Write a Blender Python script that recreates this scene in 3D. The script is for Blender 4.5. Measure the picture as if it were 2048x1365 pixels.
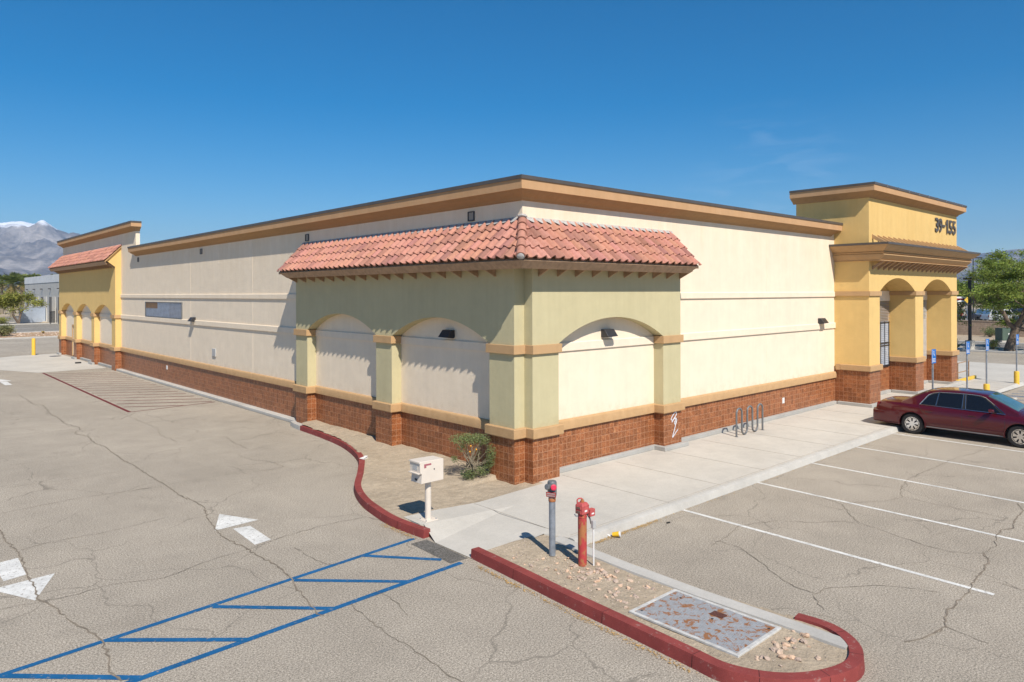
import bpy, bmesh, math, random
from mathutils import Vector, Matrix, noise
R = math.radians
random.seed(7)
for o in list(bpy.data.objects): bpy.data.objects.remove(o)
S = bpy.context.scene
COL = S.collection
# ---------------------------------------------------------------- camera
cam = bpy.data.objects.new('camera', bpy.data.cameras.new('camera')); COL.objects.link(cam)
cam.matrix_world = Matrix.Translation((-11.69, -12.4, 4.65)) @ Matrix.Rotation(R(47.55-90), 4, 'Z') @ Matrix.Rotation(R(90), 4, 'X') @ Matrix.Rotation(-.0035, 4, 'Z')
cam.data.sensor_width = 36; cam.data.lens = 1419/2048*36
cam.data.shift_y = -95.5/2048
cam.data.clip_start = .1; cam.data.clip_end = 40000
S.camera = cam
# ---------------------------------------------------------------- world and sun
SUN = Vector((-.36, -.92, 1.03)).normalized()
w = bpy.data.worlds.new('World'); S.world = w; w.use_nodes = True
nt = w.node_tree; N = nt.nodes; L = nt.links
for n in list(N): N.remove(n)
sky = N.new('ShaderNodeTexSky'); sky.sky_type = 'NISHITA'; sky.sun_disc = False
sky.sun_elevation = math.asin(SUN.z); sky.sun_rotation = math.atan2(SUN.x, SUN.y)
sky.altitude = 300; sky.air_density = 1.0; sky.dust_density = 0; sky.ozone_density = 4.0
hs = N.new('ShaderNodeHueSaturation'); hs.inputs['Saturation'].default_value = 1.5; hs.inputs['Value'].default_value = .83; hs.inputs['Hue'].default_value = .497
L.new(sky.outputs[0], hs.inputs['Color'])
# faint wisps of cloud low in the sky
tc = N.new('ShaderNodeTexCoord'); mp = N.new('ShaderNodeMapping'); mp.inputs['Scale'].default_value = (5, 5, 26)
mp.inputs['Rotation'].default_value = (.12, .2, 0)
nz = N.new('ShaderNodeTexNoise'); nz.inputs['Scale'].default_value = 2.2; nz.inputs['Detail'].default_value = 7; nz.inputs['Distortion'].default_value = .8
cr = N.new('ShaderNodeValToRGB'); cr.color_ramp.elements[0].position = .5; cr.color_ramp.elements[1].position = .85
L.new(tc.outputs['Generated'], mp.inputs[0]); L.new(mp.outputs[0], nz.inputs[0]); L.new(nz.outputs[0], cr.inputs[0])
dt = N.new('ShaderNodeVectorMath'); dt.operation = 'DOT_PRODUCT'
cd = Vector((math.cos(R(27.6)), math.sin(R(27.6)), .135)).normalized(); dt.inputs[1].default_value = cd
L.new(tc.outputs['Generated'], dt.inputs[0])
mr = N.new('ShaderNodeMapRange'); mr.inputs[1].default_value = .9915; mr.inputs[2].default_value = .9995; mr.inputs[3].default_value = 0; mr.inputs[4].default_value = .15
L.new(dt.outputs['Value'], mr.inputs[0])
mu = N.new('ShaderNodeMath'); mu.operation = 'MULTIPLY'; L.new(cr.outputs[0], mu.inputs[0]); L.new(mr.outputs[0], mu.inputs[1])
mx = N.new('ShaderNodeMixRGB'); mx.inputs[2].default_value = (7.5, 8.2, 9.2, 1)
L.new(mu.outputs[0], mx.inputs[0]); L.new(hs.outputs[0], mx.inputs[1])
bg = N.new('ShaderNodeBackground'); bg.inputs['Strength'].default_value = .08
L.new(mx.outputs[0], bg.inputs[0]); wo = N.new('ShaderNodeOutputWorld'); L.new(bg.outputs[0], wo.inputs[0])
sl = bpy.data.lights.new('sun', 'SUN'); sl.energy = 3.9; sl.angle = R(.5); sl.color = (1, .93, .83)
so = bpy.data.objects.new('sun', sl); COL.objects.link(so); so.location = (-20, -40, 50)
so.rotation_euler = (-SUN).to_track_quat('-Z', 'Y').to_euler()
S.view_settings.view_transform = 'Standard'; S.view_settings.look = 'None'
S.view_settings.exposure = .68; S.view_settings.gamma = 1
S.render.engine = 'CYCLES'
S.cycles.max_bounces = 6; S.cycles.volume_bounces = 0

# ---------------------------------------------------------------- materials
def lin(h):
    h = h.lstrip('#'); v = [int(h[i:i+2], 16)/255 for i in (0, 2, 4)]
    return tuple((x/12.92 if x <= .04045 else ((x+.055)/1.055)**2.4) for x in v)
class NT:
    def __init__(s, name):
        s.m = bpy.data.materials.new(name); s.m.use_nodes = True
        s.t = s.m.node_tree; s.p = s.t.nodes['Principled BSDF']
        s.p.inputs['Specular IOR Level'].default_value = .3
    def n(s, typ, **k):
        n = s.t.nodes.new('ShaderNode'+typ)
        for a, b in k.items(): setattr(n, a, b)
        return n
    def l(s, a, b): s.t.links.new(a, b)
    def coord(s, kind='Object', scale=(1, 1, 1), loc=(0, 0, 0), rot=(0, 0, 0)):
        t = s.n('TexCoord'); m = s.n('Mapping'); m.inputs['Scale'].default_value = scale; m.inputs['Location'].default_value = loc; m.inputs['Rotation'].default_value = rot
        s.l(t.outputs[kind], m.inputs[0]); return m.outputs[0]
    def noise(s, co, scale, det=4, rough=.55, dist=0):
        n = s.n('TexNoise'); n.inputs['Scale'].default_value = scale; n.inputs['Detail'].default_value = det; n.inputs['Roughness'].default_value = rough; n.inputs['Distortion'].default_value = dist
        s.l(co, n.inputs['Vector']); return n.outputs[0]
    def ramp(s, v, stops):
        r = s.n('ValToRGB'); e = r.color_ramp.elements
        while len(e) < len(stops): e.new(.5)
        for i, (p, c) in enumerate(stops):
            e[i].position = p; e[i].color = tuple(c)+(1,) if not isinstance(c, (int, float)) else (c, c, c, 1)
        s.l(v, r.inputs[0]); return r.outputs[0]
    def mix(s, f, a, b, typ='MIX'):
        m = s.n('MixRGB', blend_type=typ)
        for i, x in enumerate((f, a, b)):
            if hasattr(x, 'links') or hasattr(x, 'is_linked'): s.l(x, m.inputs[i])
            elif isinstance(x, (int, float)): m.inputs[i].default_value = x if i == 0 else (x, x, x, 1)
            else: m.inputs[i].default_value = tuple(x)+(1,)
        return m.outputs[0]
    def math(s, op, a, b=0):
        m = s.n('Math', operation=op)
        for i, x in enumerate((a, b)):
            if isinstance(x, (int, float)): m.inputs[i].default_value = x
            else: s.l(x, m.inputs[i])
        return m.outputs[0]
    def bump(s, h, dist=.01, st=.5):
        b = s.n('Bump'); b.inputs['Distance'].default_value = dist; b.inputs['Strength'].default_value = st
        s.l(h, b.inputs['Height']); s.l(b.outputs[0], s.p.inputs['Normal'])
    def base(s, c):
        if isinstance(c, tuple): s.p.inputs['Base Color'].default_value = c+(1,)
        else: s.l(c, s.p.inputs['Base Color'])
    def set(s, rough=.8, metal=0, spec=None):
        s.p.inputs['Roughness'].default_value = rough; s.p.inputs['Metallic'].default_value = metal
        if spec is not None: s.p.inputs['Specular IOR Level'].default_value = spec
        return s.m
def sc(c, k): return tuple(min(1, x*k) for x in c)

def plain(name, c, rough=.6, metal=0, spec=.3, var=.12, vs=3.0, bump=0):
    t = NT(name); co = t.coord()
    f = t.ramp(t.noise(co, vs, 5), [(.3, 1-var), (.7, 1+var)])
    t.base(t.mix(1, c, f, 'MULTIPLY'))
    if bump: t.bump(t.noise(co, 60, 3), bump, .5)
    return t.set(rough, metal, spec)

def stucco(name, c, streak=.10, stainc=None):
    t = NT(name); uv = t.coord('UV')
    big = t.ramp(t.noise(uv, .35, 5, .6), [(.3, .965), (.7, 1.02)])
    blot = t.ramp(t.noise(uv, 2.2, 6, .65), [(.35, .965), (.65, 1.02)])
    st = t.ramp(t.noise(t.coord('UV', scale=(5, .35, 1)), 1.0, 6, .6), [(.3, 1-streak), (.65, 1.03)])
    col = t.mix(1, t.mix(1, t.mix(1, c, big, 'MULTIPLY'), blot, 'MULTIPLY'), st, 'MULTIPLY')
    # grime and fine drips of its own shape
    g = t.ramp(t.noise(t.coord('UV', scale=(9, .7, 1), loc=(3, 5, 0)), 1.0, 8, .7), [(.66, 0.), (.82, .22)])
    col = t.mix(g, col, sc(c, .72))
    # water marks that start at the cornice and soil splash above the ground mouldings
    so_ = t.n('SeparateXYZ'); t.l(uv, so_.inputs[0])
    dm = t.math('MULTIPLY', t.ramp(t.noise(t.coord('UV', scale=(3.2, .22, 1), loc=(1, 8, 0)), 1.0, 7, .68), [(.42, 0.), (.7, .36)]), t.ramp(t.math('DIVIDE', so_.outputs[1], 9.), [(.50, 0.), (.76, 1.)]))
    col = t.mix(dm, col, (c[0]*.86, c[1]*.78, c[2]*.64))
    gm = t.math('MULTIPLY', t.ramp(t.noise(t.coord('UV', scale=(2, 1.5, 1)), 2.0, 7, .7), [(.45, 0.), (.65, .5)]), t.ramp(t.math('DIVIDE', so_.outputs[1], 9.), [(.16, 1.), (.21, 0.)]))
    col = t.mix(gm, col, (c[0]*.8, c[1]*.76, c[2]*.7))
    t.base(col)
    h = t.noise(uv, 95, 4, .7); h2 = t.noise(uv, 1.3, 3)
    hh = t.math('ADD', h, t.math('MULTIPLY', h2, 3.0))
    t.bump(hh, .007, .75)
    return t.set(.93, 0, .15)

def tile_mat():
    t = NT('terracotta_wall_tile'); uv = t.coord('UV', loc=(.02, .012, 0))
    b = t.n('TexBrick'); b.offset = 0; b.squash = 1
    b.inputs['Scale'].default_value = 1; b.inputs['Mortar Size'].default_value = .0042; b.inputs['Mortar Smooth'].default_value = .1
    b.inputs['Brick Width'].default_value = .17; b.inputs['Row Height'].default_value = .17; b.inputs['Bias'].default_value = 0
    b.inputs['Color1'].default_value = (0, 0, 0, 1); b.inputs['Color2'].default_value = (1, 1, 1, 1); b.inputs['Mortar'].default_value = (.5, .5, .5, 1)
    t.l(uv, b.inputs['Vector'])
    # marbling that changes from tile to tile
    vm = t.n('VectorMath', operation='MULTIPLY_ADD'); t.l(b.outputs['Color'], vm.inputs[0]); vm.inputs[1].default_value = (7, 5, 3)
    t.l(uv, vm.inputs[2])
    n1 = t.noise(vm.outputs[0], 9, 6, .65, 2.5)
    col = t.ramp(n1, [(.3, lin('#663a20')), (.5, lin('#925735')), (.72, lin('#b57e54'))])
    vo = t.n('TexVoronoi', feature='DISTANCE_TO_EDGE'); vo.inputs['Scale'].default_value = 9; t.l(vm.outputs[0], vo.inputs['Vector'])
    vein = t.ramp(vo.outputs['Distance'], [(0., .45), (.035, 0.)])
    col = t.mix(vein, col, lin('#b98d68'))
    tone = t.ramp(b.outputs['Color'], [(0, .74), (1, 1.12)])
    col = t.mix(1, col, tone, 'MULTIPLY')
    col = t.mix(b.outputs['Fac'], col, lin('#b58a6c'))
    t.base(col)
    t.bump(t.math('SUBTRACT', 1, b.outputs['Fac']), .003, .6)
    return t.set(.42, 0, .35)

def asphalt(name, c, big=.12):
    t = NT(name); co = t.coord()
    sp = t.ramp(t.noise(co, 95, 3, .75), [(.32, .55), (.5, 1.0), (.68, 1.42)])
    sp2 = t.ramp(t.noise(co, 30, 4, .7), [(.3, .86), (.7, 1.13)])
    bg = t.ramp(t.noise(co, .22, 6, .6), [(.3, 1-big), (.7, 1+big)])
    md = t.ramp(t.noise(co, 1.4, 6, .65), [(.3, .93), (.7, 1.06)])
    ag = t.ramp(t.noise(co, 40, 2, .9), [(.34, .48), (.5, 1.0), (.66, 1.5)])
    col = c
    for f in (sp, sp2, bg, md, ag): col = t.mix(1, col, f, 'MULTIPLY')
    # hairline cracks in a wandering net
    wv = t.n('TexNoise'); wv.inputs['Scale'].default_value = 1.3; wv.inputs['Detail'].default_value = 5; t.l(co, wv.inputs['Vector'])
    va = t.n('VectorMath', operation='MULTIPLY_ADD'); t.l(wv.outputs['Color'], va.inputs[0]); va.inputs[1].default_value = (.9, .9, 0); t.l(co, va.inputs[2])
    vc = t.n('TexVoronoi', feature='DISTANCE_TO_EDGE'); vc.inputs['Scale'].default_value = .36; t.l(va.outputs[0], vc.inputs['Vector'])
    hl = t.math('MULTIPLY', t.ramp(vc.outputs['Distance'], [(.0, .9), (.0065, 0.)]), t.ramp(t.noise(co, .5, 3), [(.40, 0.), (.52, .85)]))
    col = t.mix(hl, col, sc(c, .5))
    vo = t.n('TexVoronoi'); vo.inputs['Scale'].default_value = 42; t.l(co, vo.inputs['Vector'])
    ch = t.ramp(vo.outputs['Distance'], [(.0, .8), (.16, 0.)])
    col = t.mix(t.math('MULTIPLY', ch, t.ramp(t.noise(co, 21, 2), [(.55, 0.), (.62, .6)])), col, sc(c, .35))
    # round oil drips
    ov = t.n('TexVoronoi'); ov.inputs['Scale'].default_value = .62; t.l(va.outputs[0], ov.inputs['Vector'])
    sp_ = t.n('SeparateColor'); t.l(ov.outputs['Color'], sp_.inputs[0])
    dr = t.math('MULTIPLY', t.ramp(ov.outputs['Distance'], [(.03, .42), (.17, 0.)]), t.ramp(sp_.outputs[0], [(.62, 0.), (.66, 1.)]))
    dr = t.math('MULTIPLY', dr, t.ramp(t.noise(co, 6, 5, .7), [(.35, .2), (.6, 1.)]))
    col = t.mix(dr, col, sc(c, .42))
    # worn stains
    stn = t.ramp(t.noise(t.coord(loc=(13, 4, 0)), .55, 5, .55), [(.60, 0.), (.72, .32)])
    col = t.mix(stn, col, sc(c, .62))
    t.base(col); t.bump(t.noise(co, 80, 3, .8), .008, .7)
    return t.set(.95, 0, .12)

def concrete(name, c, var=.07):
    t = NT(name); co = t.coord()
    col = c
    for s_, a in ((.5, var), (3, var*.7), (25, .05), (90, .07)):
        col = t.mix(1, col, t.ramp(t.noise(co, s_, 5, .6), [(.3, 1-a), (.7, 1+a)]), 'MULTIPLY')
    stn = t.ramp(t.noise(t.coord(loc=(5, 9, 2)), 1.1, 7, .65), [(.58, 0.), (.78, .35)])
    col = t.mix(stn, col, sc(c, .74))
    t.base(col); t.bump(t.noise(co, 70, 3, .7), .004, .6)
    return t.set(.9, 0, .15)

def paint(name, c, under, wear=.5, rough=.7, ws=14):
    t = NT(name); co = t.coord()
    m = t.ramp(t.noise(co, ws, 8, .75), [(wear, 1.), (wear+.08, 0.)])
    sp = t.ramp(t.noise(co, 90, 3, .75), [(.3, .8), (.7, 1.15)])
    c1 = t.mix(1, t.mix(1, c, sp, 'MULTIPLY'), t.ramp(t.noise(co, 1.6, 6, .7), [(.3, .80), (.7, 1.25)]), 'MULTIPLY'); col = t.mix(m, c1, under)
    inv = t.mix(m, under, c1)
    t.base(inv); t.bump(t.noise(co, 80, 3, .8), .004, .6)
    return t.set(rough, 0, .2)

def dirt(name, c):
    t = NT(name); co = t.coord(); col = c
    for s_, a in ((.8, .12), (5, .12), (28, .14), (120, .16)):
        col = t.mix(1, col, t.ramp(t.noise(co, s_, 5, .65), [(.3, 1-a), (.7, 1+a)]), 'MULTIPLY')
    t.base(col); t.bump(t.math('ADD', t.noise(co, 28, 5, .75), t.math('MULTIPLY', t.noise(co, 7, 4), 2.)), .02, .8)
    return t.set(1, 0, .05)

def tinted(name, c, rough=.8, spec=.2, sss=0, bump=0, nvar=.15):
    t = NT(name); a = t.n('Attribute'); a.attribute_name = 'tint'
    co = t.coord()
    col = t.mix(1, c, a.outputs['Color'], 'MULTIPLY')
    col = t.mix(1, col, t.ramp(t.noise(co, 14, 5, .7), [(.3, 1-nvar), (.7, 1+nvar)]), 'MULTIPLY')
    t.base(col)
    if bump: t.bump(t.noise(co, 120, 3), bump, .5)
    if sss:
        tr = t.n('BsdfTranslucent'); t.l(col, tr.inputs[0]); ms = t.n('MixShader'); ms.inputs[0].default_value = sss
        out = t.t.nodes['Material Output']; t.l(t.p.outputs[0], ms.inputs[1]); t.l(tr.outputs[0], ms.inputs[2]); t.l(ms.outputs[0], out.inputs[0])
    return t.set(rough, 0, spec)

M = {}
CREAM = (.80, .68, .525)
M['cream'] = stucco('cream_stucco', CREAM, .02)
M['cream_bay'] = stucco('cream_bay_stucco', (.78, .67, .53), .03)
M['green'] = stucco('olive_stucco', (.52, .465, .285), .03)
M['yellow'] = stucco('yellow_stucco', (.71, .49, .195), .02)
M['tan'] = stucco('tan_trim', (.50, .32, .165), .04)
M['brown'] = stucco('brown_cornice', (.41, .245, .12), .05)
M['fascia'] = stucco('peach_fascia', (.53, .325, .175), .04)
M['tile'] = tile_mat()
M['coping'] = plain('dark_metal_coping', (.115, .10, .088), .45, .3, .4)
M['wood'] = plain('brown_painted_timber', (.37, .245, .155), .75, var=.2, vs=8, bump=.003)
M['rooftile'] = tinted('clay_roof_tile', (.45, .215, .155), .75, .2, bump=.002)
M['mortar'] = plain('pale_mortar', (.40, .385, .365), .9, var=.25, vs=20, bump=.004)
M['asphalt'] = asphalt('aged_asphalt', (.362, .318, .258))
M['asphalt_far'] = asphalt('grey_asphalt', (.24, .225, .20))
M['patch'] = asphalt('patch_asphalt', (.15, .14, .125))
M['concrete'] = concrete('pale_concrete', (.50, .47, .415))
M['kerb'] = concrete('kerb_concrete', (.46, .44, .40), .1)
M['plinth'] = concrete('plinth_concrete', (.38, .37, .345), .1)
M['red_kerb'] = paint('red_kerb_paint', (.24, .05, .045), (.31, .17, .15), .585, .65, 9)
M['blue_line'] = paint('blue_line_paint', (.012, .105, .25), (.27, .25, .22), .575)
M['white_line'] = paint('white_line_paint', (.66, .65, .61), (.32, .29, .25), .545)
M['red_line'] = paint('faded_red_paint', (.15, .03, .03), (.30, .25, .22), .60)
M['dirt'] = dirt('sandy_dirt', (.41, .335, .245))
M['crack'] = plain('crack_fill', (.20, .168, .13), 1, var=.35, vs=6)
M['joint'] = 0; M['crack_seal'] = plain('dusty_crack_fill', (.235, .195, .15), 1, var=.25, vs=6)
M['black'] = plain('black_trim', (.02, .02, .022), .5)
M['dark_metal'] = plain('dark_bronze_metal', (.055, .055, .06), .45, .5, .4)
M['galv'] = plain('galvanised_steel', (.26, .29, .33), .5, .35, .4, var=.25, vs=9)
M['grey_metal'] = plain('grey_painted_steel', (.17, .175, .18), .5, .3, .4, var=.15, vs=10)
M['white_paint'] = plain('white_plastic', (.72, .71, .69), .5)
M['mailbox'] = plain('beige_painted_steel', (.66, .585, .50), .5, .0, .4, var=.05)
M['yellow_paint'] = plain('yellow_bollard_paint', (.72, .46, .06), .6, var=.12, vs=8)
M['bluesign'] = plain('blue_sign_face', (.02, .16, .5), .45)
M['rock'] = tinted('pinkish_stone', (.53, .435, .355), .85, bump=.006)

def rusty(name, c, rc, th, sc_=6, rough=.6, metal=.2, lines=False):
    t = NT(name); co = t.coord()
    m = t.ramp(t.noise(t.coord(scale=(1, 1, .6)), sc_, 8, .7, .6), [(th, 0.), (th+.06, 1.)])
    base = t.mix(1, c, t.ramp(t.noise(co, 14, 4), [(.3, .88), (.7, 1.1)]), 'MULTIPLY')
    r = t.mix(t.noise(co, 40, 4), sc(rc, .8), sc(rc, 1.25))
    col = t.mix(m, base, r); t.base(col)
    if lines:
        wv = t.n('TexWave', bands_direction='DIAGONAL'); wv.inputs['Scale'].default_value = 22
        t.l(co, wv.inputs['Vector']); wv2 = t.n('TexWave', bands_direction='DIAGONAL'); wv2.inputs['Scale'].default_value = 22
        t.l(t.coord(rot=(0, 0, R(90))), wv2.inputs['Vector'])
        k = t.math('MULTIPLY', wv.outputs['Fac'], wv2.outputs['Fac'])
        t.base(t.mix(t.math('MULTIPLY', k, .35), col, sc(c, .35)))
        t.bump(k, .006, 1)
    return t.set(rough, metal, .4)
M['vault'] = rusty('rusty_tread_plate', (.40, .415, .43), (.36, .15, .055), .515, 8, .55, .25, True)
M['redpipe'] = rusty('red_pipe_rusted', (.42, .05, .05), (.38, .15, .06), .465, 6, .6, .05)
M['fadedred'] = plain('faded_red_casting', (.45, .09, .085), .6, var=.2, vs=20)
M['greymail'] = plain('grey_plastic', (.42, .42, .41), .5)

def carpaint(name, c):
    t = NT(name); t.base(c); t.p.inputs['Coat Weight'].default_value = 1; t.p.inputs['Coat Roughness'].default_value = .01
    return t.set(.3, .3, .3)
M['maroon'] = carpaint('maroon_car_paint', (.085, .004, .010))
M['glass_dark'] = plain('tinted_glass', (.008, .009, .012), .06, 0, .6, var=.0)
M['glass_wind'] = plain('windscreen_glass', (.06, .13, .15), .05, 0, .8, var=.1)
M['chrome'] = plain('chrome', (.75, .75, .76), .12, 1, .5, var=0)
M['rubber'] = plain('tyre_rubber', (.025, .025, .026), .85)
M['tail'] = plain('red_tail_lamp', (.25, .01, .012), .2, 0, .6)

# ---------------------------------------------------------------- mesh builder
class MB:
    def __init__(s): s.v = []; s.f = []; s.t = []; s.sm = []
    def add(s, vs, fs, tint=1.0, smooth=False):
        b = len(s.v); s.v += [tuple(p) for p in vs]
        for f in fs: s.f.append([b+i for i in f]); s.t.append(tint); s.sm.append(smooth)
        return s
    def box(s, x0, x1, y0, y1, z0, z1, tint=1.0, tf=None):
        x0, x1 = sorted((x0, x1)); y0, y1 = sorted((y0, y1)); z0, z1 = sorted((z0, z1))
        vs = [(x0, y0, z0), (x1, y0, z0), (x1, y1, z0), (x0, y1, z0), (x0, y0, z1), (x1, y0, z1), (x1, y1, z1), (x0, y1, z1)]
        if tf: vs = [tf @ Vector(p) for p in vs]
        return s.add(vs, [(0, 3, 2, 1), (4, 5, 6, 7), (0, 1, 5, 4), (1, 2, 6, 5), (2, 3, 7, 6), (3, 0, 4, 7)], tint)
    def prism(s, poly, z0, z1, tint=1.0):           # poly in xy, ccw
        n = len(poly); a = sum(poly[i][0]*poly[(i+1) % n][1]-poly[(i+1) % n][0]*poly[i][1] for i in range(n))
        if a < 0: poly = poly[::-1]
        vs = [(x, y, z0) for x, y in poly]+[(x, y, z1) for x, y in poly]
        return s.add(vs, [list(range(n-1, -1, -1)), list(range(n, 2*n))]+[(i, (i+1) % n, n+(i+1) % n, n+i) for i in range(n)], tint)
    def extrude(s, poly, f0, f1, tint=1.0, smooth=False):          # poly 2d, f0/f1 map (a,b) -> 3d
        n = len(poly); vs = [f0(p) for p in poly]+[f1(p) for p in poly]
        return s.add(vs, [list(range(n-1, -1, -1)), list(range(n, 2*n))]+[(i, (i+1) % n, n+(i+1) % n, n+i) for i in range(n)], tint, smooth)
    def tube(s, pts, r, n=10, caps=True, tint=1.0):
        pts = [Vector(p) for p in pts]; rr = r if isinstance(r, (list, tuple)) else [r]*len(pts)
        rings = []; up = None
        for i, p in enumerate(pts):
            d = (pts[min(i+1, len(pts)-1)]-pts[max(i-1, 0)]).normalized()
            if up is None: up = d.orthogonal().normalized()
            up = (up-d*up.dot(d)).normalized(); sd = d.cross(up)
            rings.append([p+(up*math.cos(2*math.pi*k/n)+sd*math.sin(2*math.pi*k/n))*rr[i] for k in range(n)])
        vs = [q for g in rings for q in g]; fs = []
        for i in range(len(pts)-1):
            for k in range(n): fs.append((i*n+k, i*n+(k+1) % n, (i+1)*n+(k+1) % n, (i+1)*n+k))
        s.add(vs, fs, tint, True)
        if caps:
            s.add(rings[0], [list(range(n-1, -1, -1))], tint); s.add(rings[-1], [list(range(n))], tint)
        return s
    def lathe(s, prof, n=24, tf=None, tint=1.0, caps=True):    # prof (r,z)
        vs = [(r*math.cos(2*math.pi*k/n), r*math.sin(2*math.pi*k/n), z) for r, z in prof for k in range(n)]
        if tf: vs = [tf @ Vector(p) for p in vs]
        fs = [(i*n+k, i*n+(k+1) % n, (i+1)*n+(k+1) % n, (i+1)*n+k) for i in range(len(prof)-1) for k in range(n)]
        s.add(vs, fs, tint, True)
        m = len(prof)
        if caps: s.add(vs[:n], [list(range(n-1, -1, -1))], tint).add(vs[(m-1)*n:], [list(range(n))], tint)
        return s
    def build(s, name, mat, parent=None, loc=(0, 0, 0), bevel=0, sharp=35, seg=2, **props):
        me = bpy.data.meshes.new(name); me.from_pydata(s.v, [], s.f); me.update()
        me.materials.append(mat)
        uv = me.uv_layers.new(name='UVMap'); ca = me.color_attributes.new('tint', 'FLOAT_COLOR', 'CORNER')
        U = [0.]*(2*len(me.loops)); C = [1.]*(4*len(me.loops))
        vs = me.vertices; lp = me.loops
        for p in me.polygons:
            n = p.normal; ax, ay, az = abs(n.x), abs(n.y), abs(n.z); t = s.t[p.index]
            if not isinstance(t, tuple): t = (t, t, t)
            for li in p.loop_indices:
                c = vs[lp[li].vertex_index].co
                if az >= ax and az >= ay: a, b = c.x, c.y
                elif ax >= ay: a, b = c.y, c.z
                else: a, b = c.x, c.z
                U[2*li] = a; U[2*li+1] = b; C[4*li:4*li+3] = t
        me.uv_layers[0].data.foreach_set('uv', U); me.color_attributes['tint'].data.foreach_set('color', C)
        me.polygons.foreach_set('use_smooth', [True if any(s.sm) and x else x for x in s.sm])
        if any(s.sm): me.set_sharp_from_angle(angle=R(sharp))
        o = bpy.data.objects.new(name, me); COL.objects.link(o); o.location = loc
        if parent: o.parent = parent
        if bevel:
            b = o.modifiers.new('bevel', 'BEVEL'); b.width = bevel; b.segments = seg; b.limit_method = 'ANGLE'; b.angle_limit = R(40)
        for k, v in props.items(): o['category' if k == 'cat' else k] = v
        return o
def thing(name, label, cat, loc=(0, 0, 0), rz=0, group=None, scale=1):
    o = bpy.data.objects.new(name, None); COL.objects.link(o); o.location = loc; o.rotation_euler = (0, 0, rz); o.scale = (scale,)*3
    o.empty_display_size = .2; o['label'] = label; o['category'] = cat
    if group: o['group'] = group
    return o
def dup(root, loc, rz=0, label=None, scale=None):
    def cp(o, par):
        c = o.copy(); COL.objects.link(c)
        if par: c.parent = par
        for k in o.children: cp(k, c)
        return c
    r = cp(root, None); r.location = loc; r.rotation_euler = (0, 0, rz)
    if scale: r.scale = (scale,)*3
    if label: r['label'] = label
    return r
def sweep(path, prof, closed=False):
    """prof: closed loop of (outward, z); outward = right of travel"""
    n = len(path); rings = []
    P = [Vector(p) for p in path]
    for i in range(n):
        d0 = (P[i]-P[i-1]).normalized() if (i > 0 or closed) else None
        d1 = (P[(i+1) % n]-P[i]).normalized() if (i < n-1 or closed) else None
        d0 = d0 or d1; d1 = d1 or d0
        n0 = Vector((d0.y, -d0.x)); n1 = Vector((d1.y, -d1.x)); m = (n0+n1).normalized(); m = m/max(.3, m.dot(n0))
        rings.append([(P[i].x+m.x*o, P[i].y+m.y*o, z) for o, z in prof])
    k = len(prof); vs = [q for g in rings for q in g]; fs = []
    for i in range(n if closed else n-1):
        j = (i+1) % n
        for a in range(k):
            b = (a+1) % k; fs.append((i*k+a, i*k+b, j*k+b, j*k+a))
    if not closed: fs += [list(range(k-1, -1, -1)), [(n-1)*k+a for a in range(k)]]
    return vs, fs
def fixn(o, sharp=35):
    bm = bmesh.new(); bm.from_mesh(o.data); bmesh.ops.recalc_face_normals(bm, faces=bm.faces); bm.to_mesh(o.data); bm.free(); o.data.set_sharp_from_angle(angle=R(sharp)); return o
def smoothpath(P, k=6):
    out = []
    for i in range(len(P)-1):
        p0 = Vector(P[max(i-1, 0)]); p1 = Vector(P[i]); p2 = Vector(P[i+1]); p3 = Vector(P[min(i+2, len(P)-1)])
        for j in range(k):
            t = j/k
            out.append(.5*((2*p1)+(p2-p0)*t+(2*p0-5*p1+4*p2-p3)*t*t+(3*p1-p0-3*p2+p3)*t**3))
    out.append(Vector(P[-1])); return [tuple(p) for p in out]

# ---------------------------------------------------------------- ground
def sheet(name, poly, z, mat, **p):
    mb = MB(); n = len(poly); a = sum(poly[i][0]*poly[(i+1) % n][1]-poly[(i+1) % n][0]*poly[i][1] for i in range(n))
    if a < 0: poly = poly[::-1]
    mb.add([(x, y, z) for x, y in poly], [list(range(n))]); p.setdefault('kind', 'structure')
    return mb.build(name, mat, **p)
sheet('ground', [(12500*math.cos(2*math.pi*i/72), 12500*math.sin(2*math.pi*i/72)) for i in range(72)], -.03, M['dirt'])
sheet('parking_lot', [(-60, -60), (52, -60), (52, 79), (-60, 79)], 0, M['asphalt'])
sheet('side_parking_lot', [(-60, 92), (60, 92), (60, 122), (-60, 122)], -.006, M['asphalt_far'])
sheet('side_road', [(-60, 132), (90, 132), (90, 170), (-60, 170)], -.008, M['asphalt_far'])
sheet('street', [(55.6, -80), (62.8, -80), (62.8, 120), (55.6, 120)], -.004, M['asphalt_far'])
sheet('concrete_driveway', [(31.1, -30), (42.4, -30), (42.4, 30), (31.1, 30)], .004, M['concrete'])
sheet('loading_pad', [(-4.0, 38.0), (-.3, 38.2), (-.3, 53.4), (-3.2, 53.0), (-8, 49), (-14, 42), (-5.6, 41.8)], .004, M['concrete'])
mb = MB(); mb.box(76, 190, -90, 120, -.02, .42); mb.build('far_car_park', M['asphalt_far'], kind='structure')
for nm, a in (('kerb', (-60, 49, 78.7, 79.0)), ('kerb', (-60, 60, 91.4, 91.8)), ('kerb', (-60, 60, 122.0, 122.4)), ('kerb', (-60, 90, 131.5, 131.9)),
              ('kerb', (51.6, 51.9, -80, 70)), ('kerb', (55.2, 55.6, -80, 70)), ('kerb', (62.8, 63.2, -80, 70))):
    MB().box(a[0], a[1], a[2], a[3], -.03, .14).build(nm, M['kerb'], bevel=.02, kind='structure')

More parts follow.
